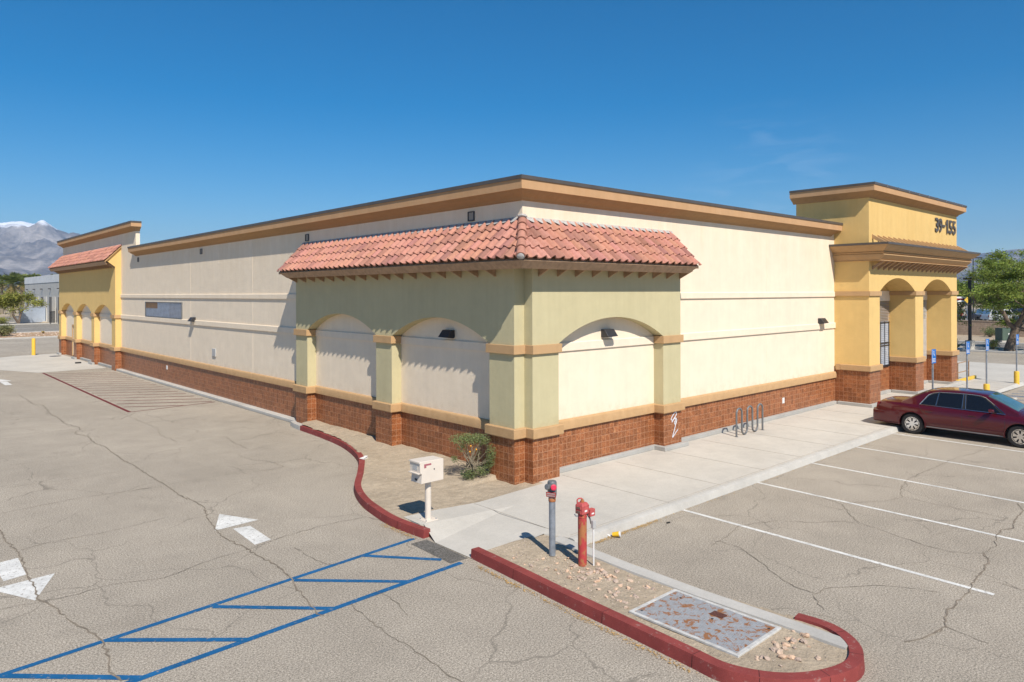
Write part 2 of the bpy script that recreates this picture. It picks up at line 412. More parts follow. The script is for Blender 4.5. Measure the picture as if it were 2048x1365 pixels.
# sidewalk
sw = MB()
sw.prism([(-3.66, -.36), (-2.95, -.42), (-1.89, -.62), (.2, -.5), (.2, 0.1), (31, .1), (31, -3.44), (-2.12, -3.44), (-2.3, -3.0), (-2.0, -2.78), (-1.5, -1.32), (-3.62, -1.0), (-3.68, -.95)], .0, .15)
sw.add([(-1.5, -1.32, .15), (-2.0, -2.78, .15), (-3.84, -2.72, .012), (-3.84, -1.68, .012)], [(0, 3, 2, 1)])
sw.add([(-1.5, -1.32, .15), (-3.84, -1.68, .012), (-3.62, -1.0, .15)], [(0, 2, 1)])
sw.add([(-2.0, -2.78, .15), (-2.3, -3.0, .15), (-3.84, -2.9, .012), (-3.84, -2.72, .012)], [(0, 3, 2, 1)])
fixn(sw.build('sidewalk', M['concrete'], kind='structure'))
k = MB(); vs, fs = sweep([(-2.12, -3.46), (20.5, -3.46)], [(0, 0.0), (0, .152), (.1, .152), (.15, .13), (.19, 0.0)]); k.add(vs, fs)
fixn(k.build('sidewalk_kerb', M['kerb'], kind='structure'))
k = MB()
k.add([(20.5, -3.46, .152), (31, -3.46, .152), (31, -3.62, .004), (20.5, -3.62, .13)], [(0, 3, 2, 1)]); k.build('ramp_kerb', M['kerb'], kind='structure')
# scored joints
jn = MB()
for x in (1.05, 3.1, 5.15, 7.2, 9.25, 11.3, 13.35, 15.4, 17.45, 19.5, 21.5, 23.5, 25.5, 27.5, 29.5): jn.box(x-.005, x+.005, -3.44, -.3, .1505, .1545)
jn.box(-2.0, 31, -3.40, -3.39, .1505, .1545); jn.box(-2.05, -2.035, -2.9, -.62, .1505, .1545)
for i in range(8): jn.box(.4+i*2.7, .41+i*2.7, -3.575, -3.46, .152, .1535)
jn.build('sidewalk_joint', plain('joint_strip', (.36, .32, .27), 1), kind='structure')  # thin strips in one flat grey-tan colour mark the joints
# dirt streak line across the sidewalk
# side kerb and plinths
k = MB(); k.box(-.3, 0, 11.42, 35.88, 0, .12); k.box(-.42, -.02, 10.42, 11.4, 0, .11)
k.build('building_kerb', M['kerb'], bevel=.02, kind='structure')

def cath(poly, half, top, mat, name, rnd=.016, **p):
    vs, fs = sweep(poly, [(half, -.02), (half-.012, top-rnd), (half-rnd, top), (-half+rnd, top), (-half+.012, top-rnd), (-half, -.02)])
    mb = MB(); mb.add(vs, fs, 1, True); p.setdefault('kind', 'structure')
    return fixn(mb.build(name, mat, sharp=30, **p))
red1 = smoothpath([(-.62, 10.35), (-.72, 8.45), (-.95, 6.75), (-1.5, 5.0), (-2.3, 3.62), (-3.1, 2.4), (-3.52, 1.4), (-3.72, .52), (-3.83, -.35), (-3.77, -1.32)])
cath([(-.45, 11.42), (-.56, 10.95), (-.62, 10.35)], .1, .15, M['kerb'], 'kerb_end')
cath(red1, .092, .155, M['red_kerb'], 'red_kerb')
red2 = smoothpath([(-3.74, -2.72), (-3.80, -3.7), (-3.90, -5.0), (-3.97, -6.3), (-4.03, -7.3), (-4.05, -7.85), (-3.82, -8.34), (-3.42, -8.67), (-2.9, -8.83), (-2.48, -8.72), (-2.2, -8.45), (-2.09, -8.15), (-2.12, -7.78)])
cath(red2, .095, .165, M['red_kerb'], 'island_red_kerb')
cath([(-2.30, -3.3), (-2.42, -5.0), (-2.46, -6.45), (-2.42, -7.8), (-2.42, -8.62)], .14, .158, M['kerb'], 'island_concrete_kerb')
kj = MB()
for P_, hh, ids in ((red1, .156, range(4, len(red1)-2, 9)), (red2, .166, range(7, len(red2)-4, 9))):
    for i_ in ids:
        a_ = Vector(P_[i_]); d_ = (Vector(P_[i_+1])-a_).normalized(); n_ = Vector((-d_.y, d_.x)); e_ = d_*.004
        kj.add([(*(a_-n_*.082-e_), hh), (*(a_-n_*.082+e_), hh), (*(a_+n_*.082+e_), hh), (*(a_+n_*.082-e_), hh)], [(0, 1, 2, 3)])
        for sg in (-1, 1): kj.add([(*(a_+n_*sg*.097-e_), .01), (*(a_+n_*sg*.097+e_), .01), (*(a_+n_*sg*.0835+e_), hh-.014), (*(a_+n_*sg*.0835-e_), hh-.014)], [(0, 1, 2, 3)])
kj.build('kerb_joint', plain('kerb_joint', (.05, .02, .02), 1), kind='structure')
k = MB(); k.add([(-2.15, -3.65, .07), (-2.0, -3.65, .006), (-2.12, -5.0, .006), (-2.13, -6.4, .006), (-1.98, -7.8, .006), (-2.18, -7.8, .07), (-2.31, -6.45, .07), (-2.28, -5.0, .07)], [(0, 7, 2, 1), (7, 6, 3, 2), (6, 5, 4, 3)])
fixn(k.build('island_gutter', M['kerb'], kind='structure'))

def inpoly(x, y, P):
    c = False; j = len(P)-1
    for i in range(len(P)):
        if (P[i][1] > y) != (P[j][1] > y) and x < (P[j][0]-P[i][0])*(y-P[i][1])/(P[j][1]-P[i][1])+P[i][0]: c = not c
        j = i
    return c
def dirtbed(name, poly, z, amp, cell=.07, extra=None):
    xs = [p[0] for p in poly]; ys = [p[1] for p in poly]; mb = MB(); idx = {}; vs = []; fs = []
    nx = int((max(xs)-min(xs))/cell)+1; ny = int((max(ys)-min(ys))/cell)+1
    def vid(i, j):
        if (i, j) not in idx:
            x = min(xs)+i*cell; y = min(ys)+j*cell
            h = z+amp*(noise.noise(Vector((x*1.1, y*1.1, 0)))+.5*noise.noise(Vector((x*4, y*4, 3)))+.28*noise.noise(Vector((x*13, y*13, 5))))
            if extra: h += extra(x, y)
            idx[(i, j)] = len(vs); vs.append((x, y, h))
        return idx[(i, j)]
    for i in range(nx):
        for j in range(ny):
            if inpoly(min(xs)+(i+.5)*cell, min(ys)+(j+.5)*cell, poly):
                fs.append((vid(i, j), vid(i+1, j), vid(i+1, j+1), vid(i, j+1)))
    mb.add(vs, fs, 1, True); return mb.build(name, M['dirt'], sharp=180, kind='structure')
def mound(x, y):
    h = 0
    if y > .6: h += .13*math.exp(-max(0, -x-.3)/.55)*(.75+.5*noise.noise(Vector((y*1.1, 2, 1))))
    return h
dirtbed('planter_dirt', [p for p in red1]+[(-3.7, -.6), (-2.9, -.6), (-1.8, -.75), (.3, -.7), (.3, 10.6), (-.5, 10.6)], .132, .025, cell=.05, extra=mound)
dirtbed('island_dirt', [p for p in red2]+[(-2.3, -6.4), (-2.15, -3.3), (-1.95, -2.95), (-2.4, -2.88), (-3.7, -2.86)], .128, .016, cell=.05)
sheet('asphalt_patch', [(-3.85, -1.42), (-4.2, -1.40), (-4.24, -2.66), (-3.87, -2.68)], .006, M['patch'])

# painted markings
def strip(mb, a, b, w, z=.004):
    a = Vector(a); b = Vector(b); d = (b-a).normalized(); n = Vector((-d.y, d.x))*w/2
    mb.add([(*(a-n), z), (*(b-n), z), (*(b+n), z), (*(a+n), z)], [(0, 1, 2, 3)])
wl = MB()
for x0, y0, x1, y1 in ((1.25, -3.66, 1.1, -9.35), (4.44, -3.66, 4.2, -9.5), (7.35, -3.66, 7.1, -9.5), (10.28, -3.66, 10.05, -9.5), (13.25, -3.66, 13.0, -9.5), (16.2, -3.66, 15.95, -9.5), (19.1, -3.66, 18.85, -9.5)):
    strip(wl, (x0, y0), (x1, y1), .095)
wl.build('parking_lines', M['white_line'], kind='structure')
ar = MB()
def poly(mb, P, z=.004): 
    n = len(P); a = sum(P[i][0]*P[(i+1) % n][1]-P[(i+1) % n][0]*P[i][1] for i in range(n))
    if a < 0: P = P[::-1]
    mb.add([(x, y, z) for x, y in P], [list(range(n))])
poly(ar, [(-6.14, 2.86), (-5.70, 1.92), (-6.60, 1.85)]); poly(ar, [(-6.29, 1.72), (-5.97, 1.66), (-6.0, .60), (-6.34, .54)])
poly(ar, [(-9.34, 1.50), (-9.77, .47), (-10.22, 1.42)]); poly(ar, [(-10.04, 2.70), (-9.68, 2.76), (-9.70, 1.76), (-10.02, 1.68)])
poly(ar, [(-6.1, 35.6), (-5.75, 34.2), (-6.55, 34.1)]); poly(ar, [(-6.3, 34.0), (-6.0, 34.0), (-6.0, 32.2), (-6.3, 32.2)])
ar.build('painted_arrows', M['white_line'], kind='structure')
bl = MB()
strip(bl, (-3.99, -1.2), (-12.5, -1.95), .1); strip(bl, (-4.08, -2.76), (-12.5, -3.18), .11)
for a, b in (((-5.15, -1.32), (-4.25, -2.42)), ((-6.54, -1.5), (-5.2, -2.82)), ((-7.86, -1.6), (-6.55, -2.9)), ((-9.27, -1.68), (-7.86, -2.97)), ((-10.45, -1.8), (-9.2, -3.02))):
    strip(bl, a, b, .105, .0055)
bl.build('accessible_path_lines', M['blue_line'], kind='structure')
bl = MB()
for i in range(7): strip(bl, (24.5+i*1.2, -3.9-.0*i), (26.6+i*1.2, -8.5), .11)
strip(bl, (23.2, -3.8), (23.2, -9), .11, .0055); strip(bl, (26.2, -3.8), (26.2, -9), .11, .0055)
bl.build('accessible_bay_lines', M['blue_line'], kind='structure')
rl = MB()
strip(rl, (-3.80, 37.6), (-3.92, 18.5), .13); strip(rl, (-3.92, 18.5), (-.5, 18.85), .07, .0055)
for i in range(16):
    y = 36.9-i*1.12; x0 = -3.75; x1 = -.55; y1 = y-2.15
    if y1 < 18.9: 
        t = (y-18.8)/2.15; x1 = x0+(x1-x0)*t; y1 = 18.8
    if t if y1 == 18.8 and False else True: strip(rl, (x0, y), (x1, y1), .09, .0055)
rl.build('loading_zone_lines', M['red_line'], kind='structure')
dk = MB()
for i in range(8): strip(dk, (-40+i*8.4, 112), (-36.6+i*8.4, 104.5), .14, .0)
dk.build('side_parking_lines', M['white_line'], kind='structure')

CRACKS = [(2.0,[(-6.34,27.47),(-6.32,25.43),(-6.37,23.47),(-6.09,23.04),(-6.31,20.15),(-6.26,18.76),(-6.33,17.19),(-6.09,16.19),(-6.48,14.96),(-6.25,14.23),(-6.35,12.76),(-6.24,12.08),(-6.29,10.89),(-6.32,9.79),(-6.26,9.02),(-6.27,8.26),(-6.28,7.43),(-6.27,6.63),(-6.26,5.98),(-6.28,5.13),(-6.29,4.44)]),
 (1.0,[(-8.47,15.44),(-7.41,15.34),(-6.23,15.52),(-5.63,15.09),(-4.53,15.09),(-3.32,15.2),(-2.09,15.44),(-0.46,15.27)]),
 (1.0,[(-8.96,11.22),(-8.07,11.08),(-7.21,11.32),(-6.3,11.36)]),
 (1.0,[(-9.28,8.46),(-8.6,8.45),(-7.85,8.31),(-7.13,8.32),(-6.25,8.34),(-5.21,8.74),(-4.01,8.67),(-3.51,8.4),(-2.05,8.85)]),
 (1.0,[(-7.82,6.25),(-7.06,6.12),(-6.29,6.09),(-5.49,6.1),(-4.6,6.05),(-3.91,5.82),(-3.09,5.41)]),
 (1.0,[(-7.98,19.64),(-6.36,19.73),(-4.49,18.64)]),
 (1.3,[(-4.34,19.96),(-4.2,17.91),(-4.2,15.76),(-4.12,14.14),(-4.44,12.86),(-4.4,11.22)]),
 (1.2,[(-4.38,11.14),(-3.51,11.32),(-2.95,11.05),(-3.11,10.15),(-3.2,8.65)]),
 (1.0,[(-6.08,10.82),(-5.41,10.79),(-4.36,11.19)]),
 (1.0,[(-7.61,22.82),(-6.57,23.12),(-5.19,22.61)]),
 (1.0,[(-6.18,15.73),(-5.57,16.86),(-4.58,17.6)]),
 (1.0,[(-3.55,8.31),(-3.72,7.95),(-3.64,7.14),(-3.36,6.64),(-3.34,5.83),(-3.91,5.82)]),
 (2.0,[(-6.24,4.6),(-6.19,3.63),(-6.43,2.74),(-6.57,1.88),(-6.61,1.27),(-6.52,0.5),(-6.53,-0.04),(-6.47,-0.69),(-6.55,-1.49),(-6.69,-2.1),(-6.8,-2.78),(-6.79,-2.98)]),
 (2.0,[(-9.7,4.8),(-9.72,4.0),(-9.63,3.08),(-9.68,1.95),(-9.7,0.94),(-9.73,0.44),(-9.59,-0.02),(-9.54,-0.63),(-9.41,-1.14),(-9.33,-1.67),(-9.39,-2.27),(-9.47,-2.58),(-9.41,-2.93)]),
 (1.0,[(-10.21,0.45),(-9.76,0.35),(-9.31,0.28),(-8.81,0.36),(-8.06,0.04),(-7.3,0.3),(-6.57,0.39),(-5.7,0.6),(-4.78,0.68),(-3.99,0.56)]),
 (1.0,[(-9.58,3.19),(-9.08,3.32),(-8.2,3.21),(-7.09,3.36),(-6.37,3.11)]),
 (1.6,[(-6.3,-2.92),(-6.38,-3.47),(-6.43,-4.09),(-6.39,-4.65),(-6.42,-5.11),(-6.45,-5.53),(-6.37,-6.01)]),
 (1.0,[(-5.77,-2.72),(-5.78,-3.4),(-5.9,-3.82)]),
 (1.0,[(-9.55,6.09),(-8.23,6.26),(-6.37,5.99)]),
 (1.0,[(-5.86,-0.11),(-5.88,-0.72),(-5.83,-1.22),(-5.62,-1.34)]),
 (1.2,[(-0.14,-5.23),(0.4,-5.2),(0.8,-5.1),(1.17,-5.01),(1.45,-5.13),(2.05,-5.38)]),
 (1.2,[(2.11,-5.51),(2.46,-5.96),(2.89,-6.24),(3.09,-6.58),(2.98,-6.99),(2.8,-7.44),(2.65,-7.89),(2.63,-8.24),(2.76,-8.54),(3.04,-8.74),(3.57,-8.8),(4.22,-8.64)]),
 (1.2,[(0.1,-5.19),(0.08,-5.68),(-0.28,-6.22),(-0.56,-6.59),(-0.77,-6.94),(-0.87,-7.23),(-0.88,-7.48),(-0.97,-7.49),(-1.33,-7.82)]),
 (1.2,[(-0.88,-7.48),(-0.51,-7.51),(-0.17,-7.78),(0.08,-7.93),(0.36,-8.28),(0.58,-8.76)]),
 (1.5,[(13.56,-6.37),(11.77,-6.32),(11.07,-6.11),(10.0,-6.11),(8.4,-6.04),(7.38,-6.04),(6.32,-6.24),(5.65,-6.51),(5.09,-6.37),(4.35,-5.86)]),
 (2.0,[(2.99,-8.75),(2.57,-8.93),(2.1,-8.97),(1.52,-8.98),(1.13,-9.04),(0.61,-9.05),(0.23,-9.07),(-0.12,-9.06),(-0.6,-9.18),(-1.14,-9.1),(-1.5,-8.95)]),
 (1.0,[(-0.63,-9.18),(-0.67,-9.39),(-0.72,-9.71)]),
 (1.0,[(4.48,-4.93),(4.29,-5.34),(4.11,-5.81),(3.52,-6.2),(3.12,-6.54)]),
 (1.0,[(5.72,-6.48),(5.64,-6.88),(5.6,-7.38),(5.64,-7.93),(5.57,-8.67)]),
 (2.0,[(4.22,-8.64),(4.72,-8.62),(4.95,-8.76),(5.62,-8.64),(6.45,-8.61),(6.97,-8.4)]),
 (1.0,[(10.82,-3.6),(10.83,-4.8),(11.03,-6.07)]),
 (1.0,[(1.55,-9.01),(1.68,-9.27),(1.6,-9.62)]),
 (1.0,[(10.83,-6.17),(10.53,-6.88)])]
rnd = random.Random(3)
def ribbon(mb, pts, w, z=.0075, jit=.035):
    P = []
    for i in range(len(pts)-1):
        a = Vector(pts[i]); b = Vector(pts[i+1]); n = max(1, int((b-a).length/.09))
        d = (b-a).normalized(); nn = Vector((-d.y, d.x))
        for j in range(n):
            t = j/n; e = min(t, 1-t)*2
            P.append(a.lerp(b, t)+nn*(noise.noise(Vector((a.x*3+t*7, a.y*3, 0)))*.06+rnd.uniform(-jit, jit)*.45)*(.3+e))
    P.append(Vector(pts[-1])); vs = []; fs = []
    for i, p in enumerate(P):
        d = (P[min(i+1, len(P)-1)]-P[max(i-1, 0)]).normalized(); nn = Vector((-d.y, d.x))*w*rnd.uniform(.25, 1.0)
        vs += [(*(p-nn), z), (*(p+nn), z)]
    for i in range(len(P)-1): fs.append((2*i, 2*i+2, 2*i+3, 2*i+1))
    mb.add(vs, fs)
ck = MB(); cs = MB()
for w_, pts in CRACKS:
    far = (Vector(pts[0])-Vector((-11.7, -12.4))).length
    if w_ > 1.6: ribbon(cs, pts, .016*w_/2, .0066)
    ribbon(ck, pts, .0045+.0024*w_)
cs.build('dusty_pavement_cracks', M['crack_seal'], kind='structure'); ck.build('pavement_cracks', M['crack'], kind='structure')
# fallen yellow blossom and sand drifted against the kerbs
ye = MB()
def drift(mb, pts, w, n, s=.012, z=.01):
    for _ in range(n):
        i = rnd.randrange(len(pts)-1); a = Vector(pts[i]); b = Vector(pts[i+1]); p = a.lerp(b, rnd.random())+Vector((rnd.gauss(0, w), rnd.gauss(0, w)))
        r = s*rnd.uniform(.5, 1.3); an = rnd.uniform(0, 6.3)
        mb.add([(p.x+r*math.cos(an+k*2.09), p.y+r*math.sin(an+k*2.09), z+rnd.uniform(0, .006)) for k in range(3)], [(0, 1, 2)], rnd.uniform(.6, 1.2))
drift(ye, [(-1.95, 4.2), (-2.55, 3.05), (-2.9, 2.6)], .05, 1300); drift(ye, [(-3.2, 2.1), (-3.68, 1.1)], .03, 200)
drift(ye, [(-1.7, -3.7), (.3, -3.72)], .04, 700); drift(ye, [(-4.0, -3.1), (-4.06, -4.2), (-4.15, -6), (-4.22, -7.5)], .03, 700); drift(ye, [(-3.98, -.1), (-3.98, -1.2)], .04, 260)
drift(ye, [(.5, -3.72), (12, -3.72)], .03, 300)
ye.build('fallen_blossom', tinted('dry_yellow_blossom', (.55, .34, .11), .9), kind='stuff', label='fallen yellow blossom gathered in the gutters along the kerbs')

# ---------------------------------------------------------------- the building
B = thing('retail_building', 'cream stucco shop building with terracotta tile base, clay roof canopies and yellow entrance tower', 'building')
wl = MB()
wl.box(0, 17.35, 0, .3, 0, 7.05); wl.box(0, .3, .3, 53, 0, 7.05); wl.box(17.35, 28.2, 1.6, 1.9, 0, 7.0); wl.box(27.9, 28.2, 1.9, 53, 0, 7.0); wl.box(.3, 27.9, 52.7, 53, 0, 7.0)
wl.box(0, .22, 32.72, 53, 7.05, 8.45)
wl.build('wall', M['cream'], B)
MB().box(.3, 27.9, .3, 52.7, 6.4, 6.5).build('flat_roof', plain('roof_membrane', (.5, .48, .45), .9), B)
# control joints
class Parts:
    def __init__(s): s.l = []
    def box(s, *a): s.l.append(a)
    def build(s, name, mat, parent, **k):
        for a in s.l: MB().box(*a).build(name, mat, parent, **k)
cj = Parts()
for y in (16.0, 23.4): cj.box(-.004, 0, y-.008, y+.008, 1.46, 6.9)
for x in (11.8,): cj.box(x-.008, x+.008, -.004, 0, 1.46, 6.9)
cj.build('control_joint', M['cream'], B)
PROF = [(0, 6.88), (.045, 6.90), (.07, 6.95), (.13, 6.99), (.22, 7.04), (.285, 7.105), (.33, 7.11), (.33, 7.34), (-.02, 7.34), (-.02, 6.88)]
LOW = [(0, 6.88), (.045, 6.90), (.07, 6.95), (.13, 6.99), (.22, 7.04), (.285, 7.105), (-.02, 7.105), (-.02, 6.88)]
FAS = [(.30, 7.107), (.33, 7.11), (.335, 7.335), (-.02, 7.335), (-.02, 7.107)]
COP = [(.36, 7.335), (.36, 7.425), (-.3, 7.43), (-.3, 7.337)]
def cornice(path, dz, parent, closed=False, names=('cornice', 'fascia', 'coping')):
    for nm, pr, m in zip(names, (LOW, FAS, COP), ('brown', 'fascia', 'coping')):
        vs, fs = sweep(path, [(a, z+dz) for a, z in pr], closed); mb = MB(); mb.add(vs, fs); fixn(mb.build(nm, M[m], parent))
cornice([(.3, 32.7), (0, 32.7), (0, 0), (17.0, 0), (17.0, .3)], 0, B)
# drip stains are left to the stucco; base moulding, string courses, tile
def ring(path, prof, name, mat, parent, bevel=0):
    vs, fs = sweep(path, prof); mb = MB(); mb.add(vs, fs); return fixn(mb.build(name, mat, parent, bevel=bevel))
BM = lambda o: [(0, 1.20), (o, 1.20), (o, 1.40), (o-.02, 1.435), (o-.045, 1.45), (0, 1.452)]
SB = lambda o, a, b: [(0, a), (o, a), (o, b-.02), (o-.015, b), (0, b)]
for nm, pr in (('base_moulding', BM(.085)),):
    for path in ([(0, 35.9), (0, 11.41)], [(0, 10.53), (0, 6.08)], [(0, 5.21), (0, .86)], [(.90, 0), (5.20, 0)], [(6.08, 0), (17.35, 0)], [(0, 41.24), (0, 36.76)], [(0, 46.54), (0, 42.06)], [(0, 51.9), (0, 49.2)]):
        ring(path, pr, nm, M['tan'], B)
for a, b in ((3.2, 3.42), (4.47, 4.66)):
    ring([(0, 35.9), (0, 11.41)], SB(.05, a, b), 'string_course', M['cream'], B); ring([(6.08, 0), (17.35, 0)], SB(.05, a, b), 'string_course', M['cream'], B)
for path in ([(0, 10.53), (0, 6.08)], [(0, 5.21), (0, .86)], [(.90, 0), (5.20, 0)]): ring(path, SB(.045, 3.18, 3.40), 'string_course', M['cream_bay'], B)
for path in ([(0, 51.9), (0, 47.4)], [(0, 46.54), (0, 42.06)], [(0, 41.24), (0, 36.76)]): ring(path, SB(.045, 3.18, 3.40), 'string_course', M['cream_bay'], B)
tl = Parts(); tl.box(-.014, 0, 11.41, 35.9, .0, 1.2); tl.box(-.014, 0, 6.07, 10.53, .0, 1.2); tl.box(-.014, 0, .86, 5.21, 0, 1.2)
tl.box(.9, 5.2, -.014, 0, .15, 1.2); tl.box(6.08, 17.35, -.014, 0, .15, 1.2); tl.box(-.014, 0, 36.76, 41.24, 0, 1.2); tl.box(-.014, 0, 42.06, 46.54, 0, 1.2); tl.box(-.014, 0, 49.2, 51.9, 0, 1.2)
tl.build('tile_base', M['tile'], B)
pl = Parts(); pl.box(.9, 5.12, -.13, -.014, .15, .27); pl.box(6.2, 17.2, -.15, -.014, .15, .275); pl.box(5.05, 6.24, -.5, -.36, .15, .268); pl.box(5.05, 5.2, -.36, -.014, .15, .268); pl.box(6.09, 6.24, -.36, -.15, .15, .268)
pl.box(-.16, -.014, 36.9, 41.1, 0, .14); pl.box(-.5, -.35, 41.1, 42.2, 0, .14); pl.box(-.16, -.014, 42.2, 46.4, 0, .14); pl.box(-.5, -.35, 46.4, 47.5, 0, .14); pl.box(-.5, -.35, 51.75, 52.85, 0, .14); pl.box(-.35, -.02, 42.07, 42.2, 0, .14); pl.box(-.35, -.02, 47.41, 47.5, 0, .14)
pl.build('plinth', M['plinth'], B, bevel=.012)

def archpanel(mb, s0, s1, zt, z0, piers, spring, rise, F, d0, d1, n=20):
    """2d panel (s,z) with arches between piers, F(s,z,d)->xyz, front d0 back d1"""
    def quadp(P):                                                   # extruded column
        k = len(P); vs = [F(a, b, d0) for a, b in P]+[F(a, b, d1) for a, b in P]
        mb.add(vs, [list(range(k)), list(range(2*k-1, k-1, -1))]+[(i, k+i, k+(i+1) % k, (i+1) % k) for i in range(k)])
    outline_faces = []
    # front/back faces as strips, soffits as strips
    for i, (a, b) in enumerate(piers):
        for d, fl in ((d0, 0), (d1, 1)):
            v = [F(a, z0, d), F(b, z0, d), F(b, spring, d), F(a, spring, d)]; mb.add(v, [(0, 1, 2, 3) if not fl else (3, 2, 1, 0)])
            v = [F(a, spring, d), F(b, spring, d), F(b, zt, d), F(a, zt, d)]; mb.add(v, [(0, 1, 2, 3) if not fl else (3, 2, 1, 0)])
        for s_ in (a, b): mb.add([F(s_, z0, d0), F(s_, z0, d1), F(s_, spring, d1), F(s_, spring, d0)], [(0, 1, 2, 3)])
        for s_ in ((a,) if i == 0 else ())+((b,) if i == len(piers)-1 else ()): mb.add([F(s_, spring, d0), F(s_, spring, d1), F(s_, zt, d1), F(s_, zt, d0)], [(0, 1, 2, 3)])
        mb.add([F(a, z0, d0), F(b, z0, d0), F(b, z0, d1), F(a, z0, d1)], [(0, 1, 2, 3)])
        if i < len(piers)-1:
            c = piers[i+1][0]; hw = (c-b)/2; rad = (hw*hw+rise*rise)/(2*rise); cz = spring+rise-rad; cx = (b+c)/2
            th = math.asin(hw/rad); P = [(cx+rad*math.sin(-th+2*th*j/n), cz+rad*math.cos(-th+2*th*j/n)) for j in range(n+1)]
            P[0] = (b, spring); P[-1] = (c, spring)
            for j in range(n):
                (x0, y0), (x1, y1) = P[j], P[j+1]
                for d in (d0, d1): mb.add([F(x0, y0, d), F(x1, y1, d), F(x1, zt, d), F(x0, zt, d)], [(0, 1, 2, 3)])
                mb.add([F(x0, y0, d0), F(x1, y1, d0), F(x1, y1, d1), F(x0, y0, d1)], [(0, 1, 2, 3)], 1, True)
    mb.add([F(piers[0][0], zt, d0), F(piers[-1][1], zt, d0), F(piers[-1][1], zt, d1), F(piers[0][0], zt, d1)], [(0, 1, 2, 3)])
def weld(o):
    bm = bmesh.new(); bm.from_mesh(o.data); bmesh.ops.remove_doubles(bm, verts=bm.verts, dist=.0005); bmesh.ops.recalc_face_normals(bm, faces=bm.faces); bm.to_mesh(o.data); bm.free(); o.data.set_sharp_from_angle(angle=R(25)); return o

D = -.33
pv = MB()
archpanel(pv, 0, 0, 5.45, 1.2, [(-.05, .85), (5.22, 6.07), (10.54, 11.4)], 3.41, .60, lambda s, z, d: (d, s, z), D, -.001)
archpanel(pv, 0, 0, 5.45, 1.2, [(0.0, .89), (5.21, 6.07)], 3.41, .60, lambda s, z, d: (s, d, z), D, -.001)
PAV = weld(pv.build('corner_pavilion', M['green'], B, sharp=30)); PAV['label'] = 'olive green arcaded corner pavilion under a clay tile roof'
def corner(o): return [(D-o, .85+o), (D-o, -.05-o), (-.0-o*.6, -.05-o), (-.0-o*.6, D-o), (.89+o, D-o), (.89+o, -.002), (-.002, -.002), (-.002, .85+o)]
def pierbits(parent, boxes, polys, z, name, mat, o, bevel=0):
    mb = MB()
    for P in polys: mb.prism(P, *z)
    for (x0, x1, y0, y1) in boxes: mb.box(x0, x1, y0, y1, *z)
    return mb.build(name, mat, parent, bevel=bevel)
def pb(o): return [(D-o, -.002, 5.22-o, 6.07+o), (D-o, -.002, 10.54-o, 11.4+o), (5.21-o, 6.07+o, D-o, -.002)]
MB().prism(corner(.012), .10, 1.198).build('tile_base', M['tile'], PAV)
for b in pb(.012): MB().box(*b, .0 if b[0] < 0 else .15, 1.198).build('tile_base', M['tile'], PAV)
MB().prism(corner(-.01), -.02, .101).build('footing', plain('exposed_mortar', (.5, .3, .17), .95, var=.3, vs=12, bump=.01), PAV)
for P in [corner(.095)]: MB().prism(P, 1.2, 1.44).build('base_moulding', M['tan'], PAV, bevel=.02)
for b in pb(.095): MB().box(*b, 1.2, 1.44).build('base_moulding', M['tan'], PAV, bevel=.02)
MB().prism(corner(.065), 3.2, 3.412).build('impost_moulding', M['tan'], PAV, bevel=.006)
for b in pb(.065): MB().box(*b, 3.2, 3.412).build('impost_moulding', M['tan'], PAV, bevel=.006)

# clay S tile roofs
def tileroof(name, parent, axis, s0, s1, ztop, zbot, out, cut=None, rows=4, per=.30, seed=1):
    """axis 'y': slope falls towards -x, runs along y; axis 'x': slope falls towards -y, runs along x"""
    rg = random.Random(seed); mb = MB(); ns = 12
    L_ = math.hypot(out, ztop-zbot); dn = Vector((-out/L_, (zbot-ztop)/L_)); nr = Vector((-dn.y, dn.x))
    if nr.y < 0: nr = -nr
    def prof(a):                                                    # roll then pan
        a %= 1
        if a < .52: return .072*math.sin(math.pi*a/.52)
        return -.012*math.sin(math.pi*(a-.52)/.48)
    n = int(round((s1-s0)/per)); per = (s1-s0)/n; ex = L_/rows
    for r in range(rows):
        a0 = r*ex; a1 = (r+1)*ex+.012
        for c in range(n):
            tint = rg.choice([1.0, 1.04, .96, 1.06, .93, 1.0, .97, .72, .66, .8]); q_ = 1.05 if tint < .85 else 1.0; tt = (tint, tint*rg.uniform(.95, 1.04), tint*q_*rg.uniform(.94, 1.1)); dz = rg.uniform(-.004, .004); ds = rg.uniform(-.008, .008)
            vs = []
            for j in range(ns+1):
                s_ = s0+(c+j/ns)*per; h = prof(j/ns)
                for (a, e) in ((a0-.02, .0), (a1+ds, .048+dz), (a1+ds, .048+dz-.036)):
                    q = dn*a+nr*(h+e+.0)
                    vs.append((q.x, s_, ztop+q.y) if axis == 'y' else (s_, q.x, ztop+q.y))
            fs = []
            for j in range(ns):
                b = j*3; fs += [(b, b+3, b+4, b+1), (b+1, b+4, b+5, b+2)]
            mb.add(vs, fs, tt, True)
    o = mb.build(name, M['rooftile'], parent, sharp=50)
    bm = bmesh.new(); bm.from_mesh(o.data); bmesh.ops.recalc_face_normals(bm, faces=bm.faces)
    if cut: bmesh.ops.bisect_plane(bm, geom=bm.verts[:]+bm.edges[:]+bm.faces[:], plane_co=cut[0], plane_no=cut[1], clear_outer=True)
    bm.to_mesh(o.data); bm.free(); return o
def roofbase(parent, pts, name, mat):
    mb = MB(); mb.add(*pts); return fixn(mb.build(name, mat, parent))
ZT, ZE, OUT = 6.42, 5.44, .95
tileroof('tiled_roof', PAV, 'y', -1.2, 11.52, ZT, ZE, OUT, ((0, 0, 0), (1, -1, 0)), seed=4)
tileroof('tiled_roof', PAV, 'x', -1.2, 6.17, ZT, ZE, OUT, ((0, 0, 0), (-1, 1, 0)), seed=9)
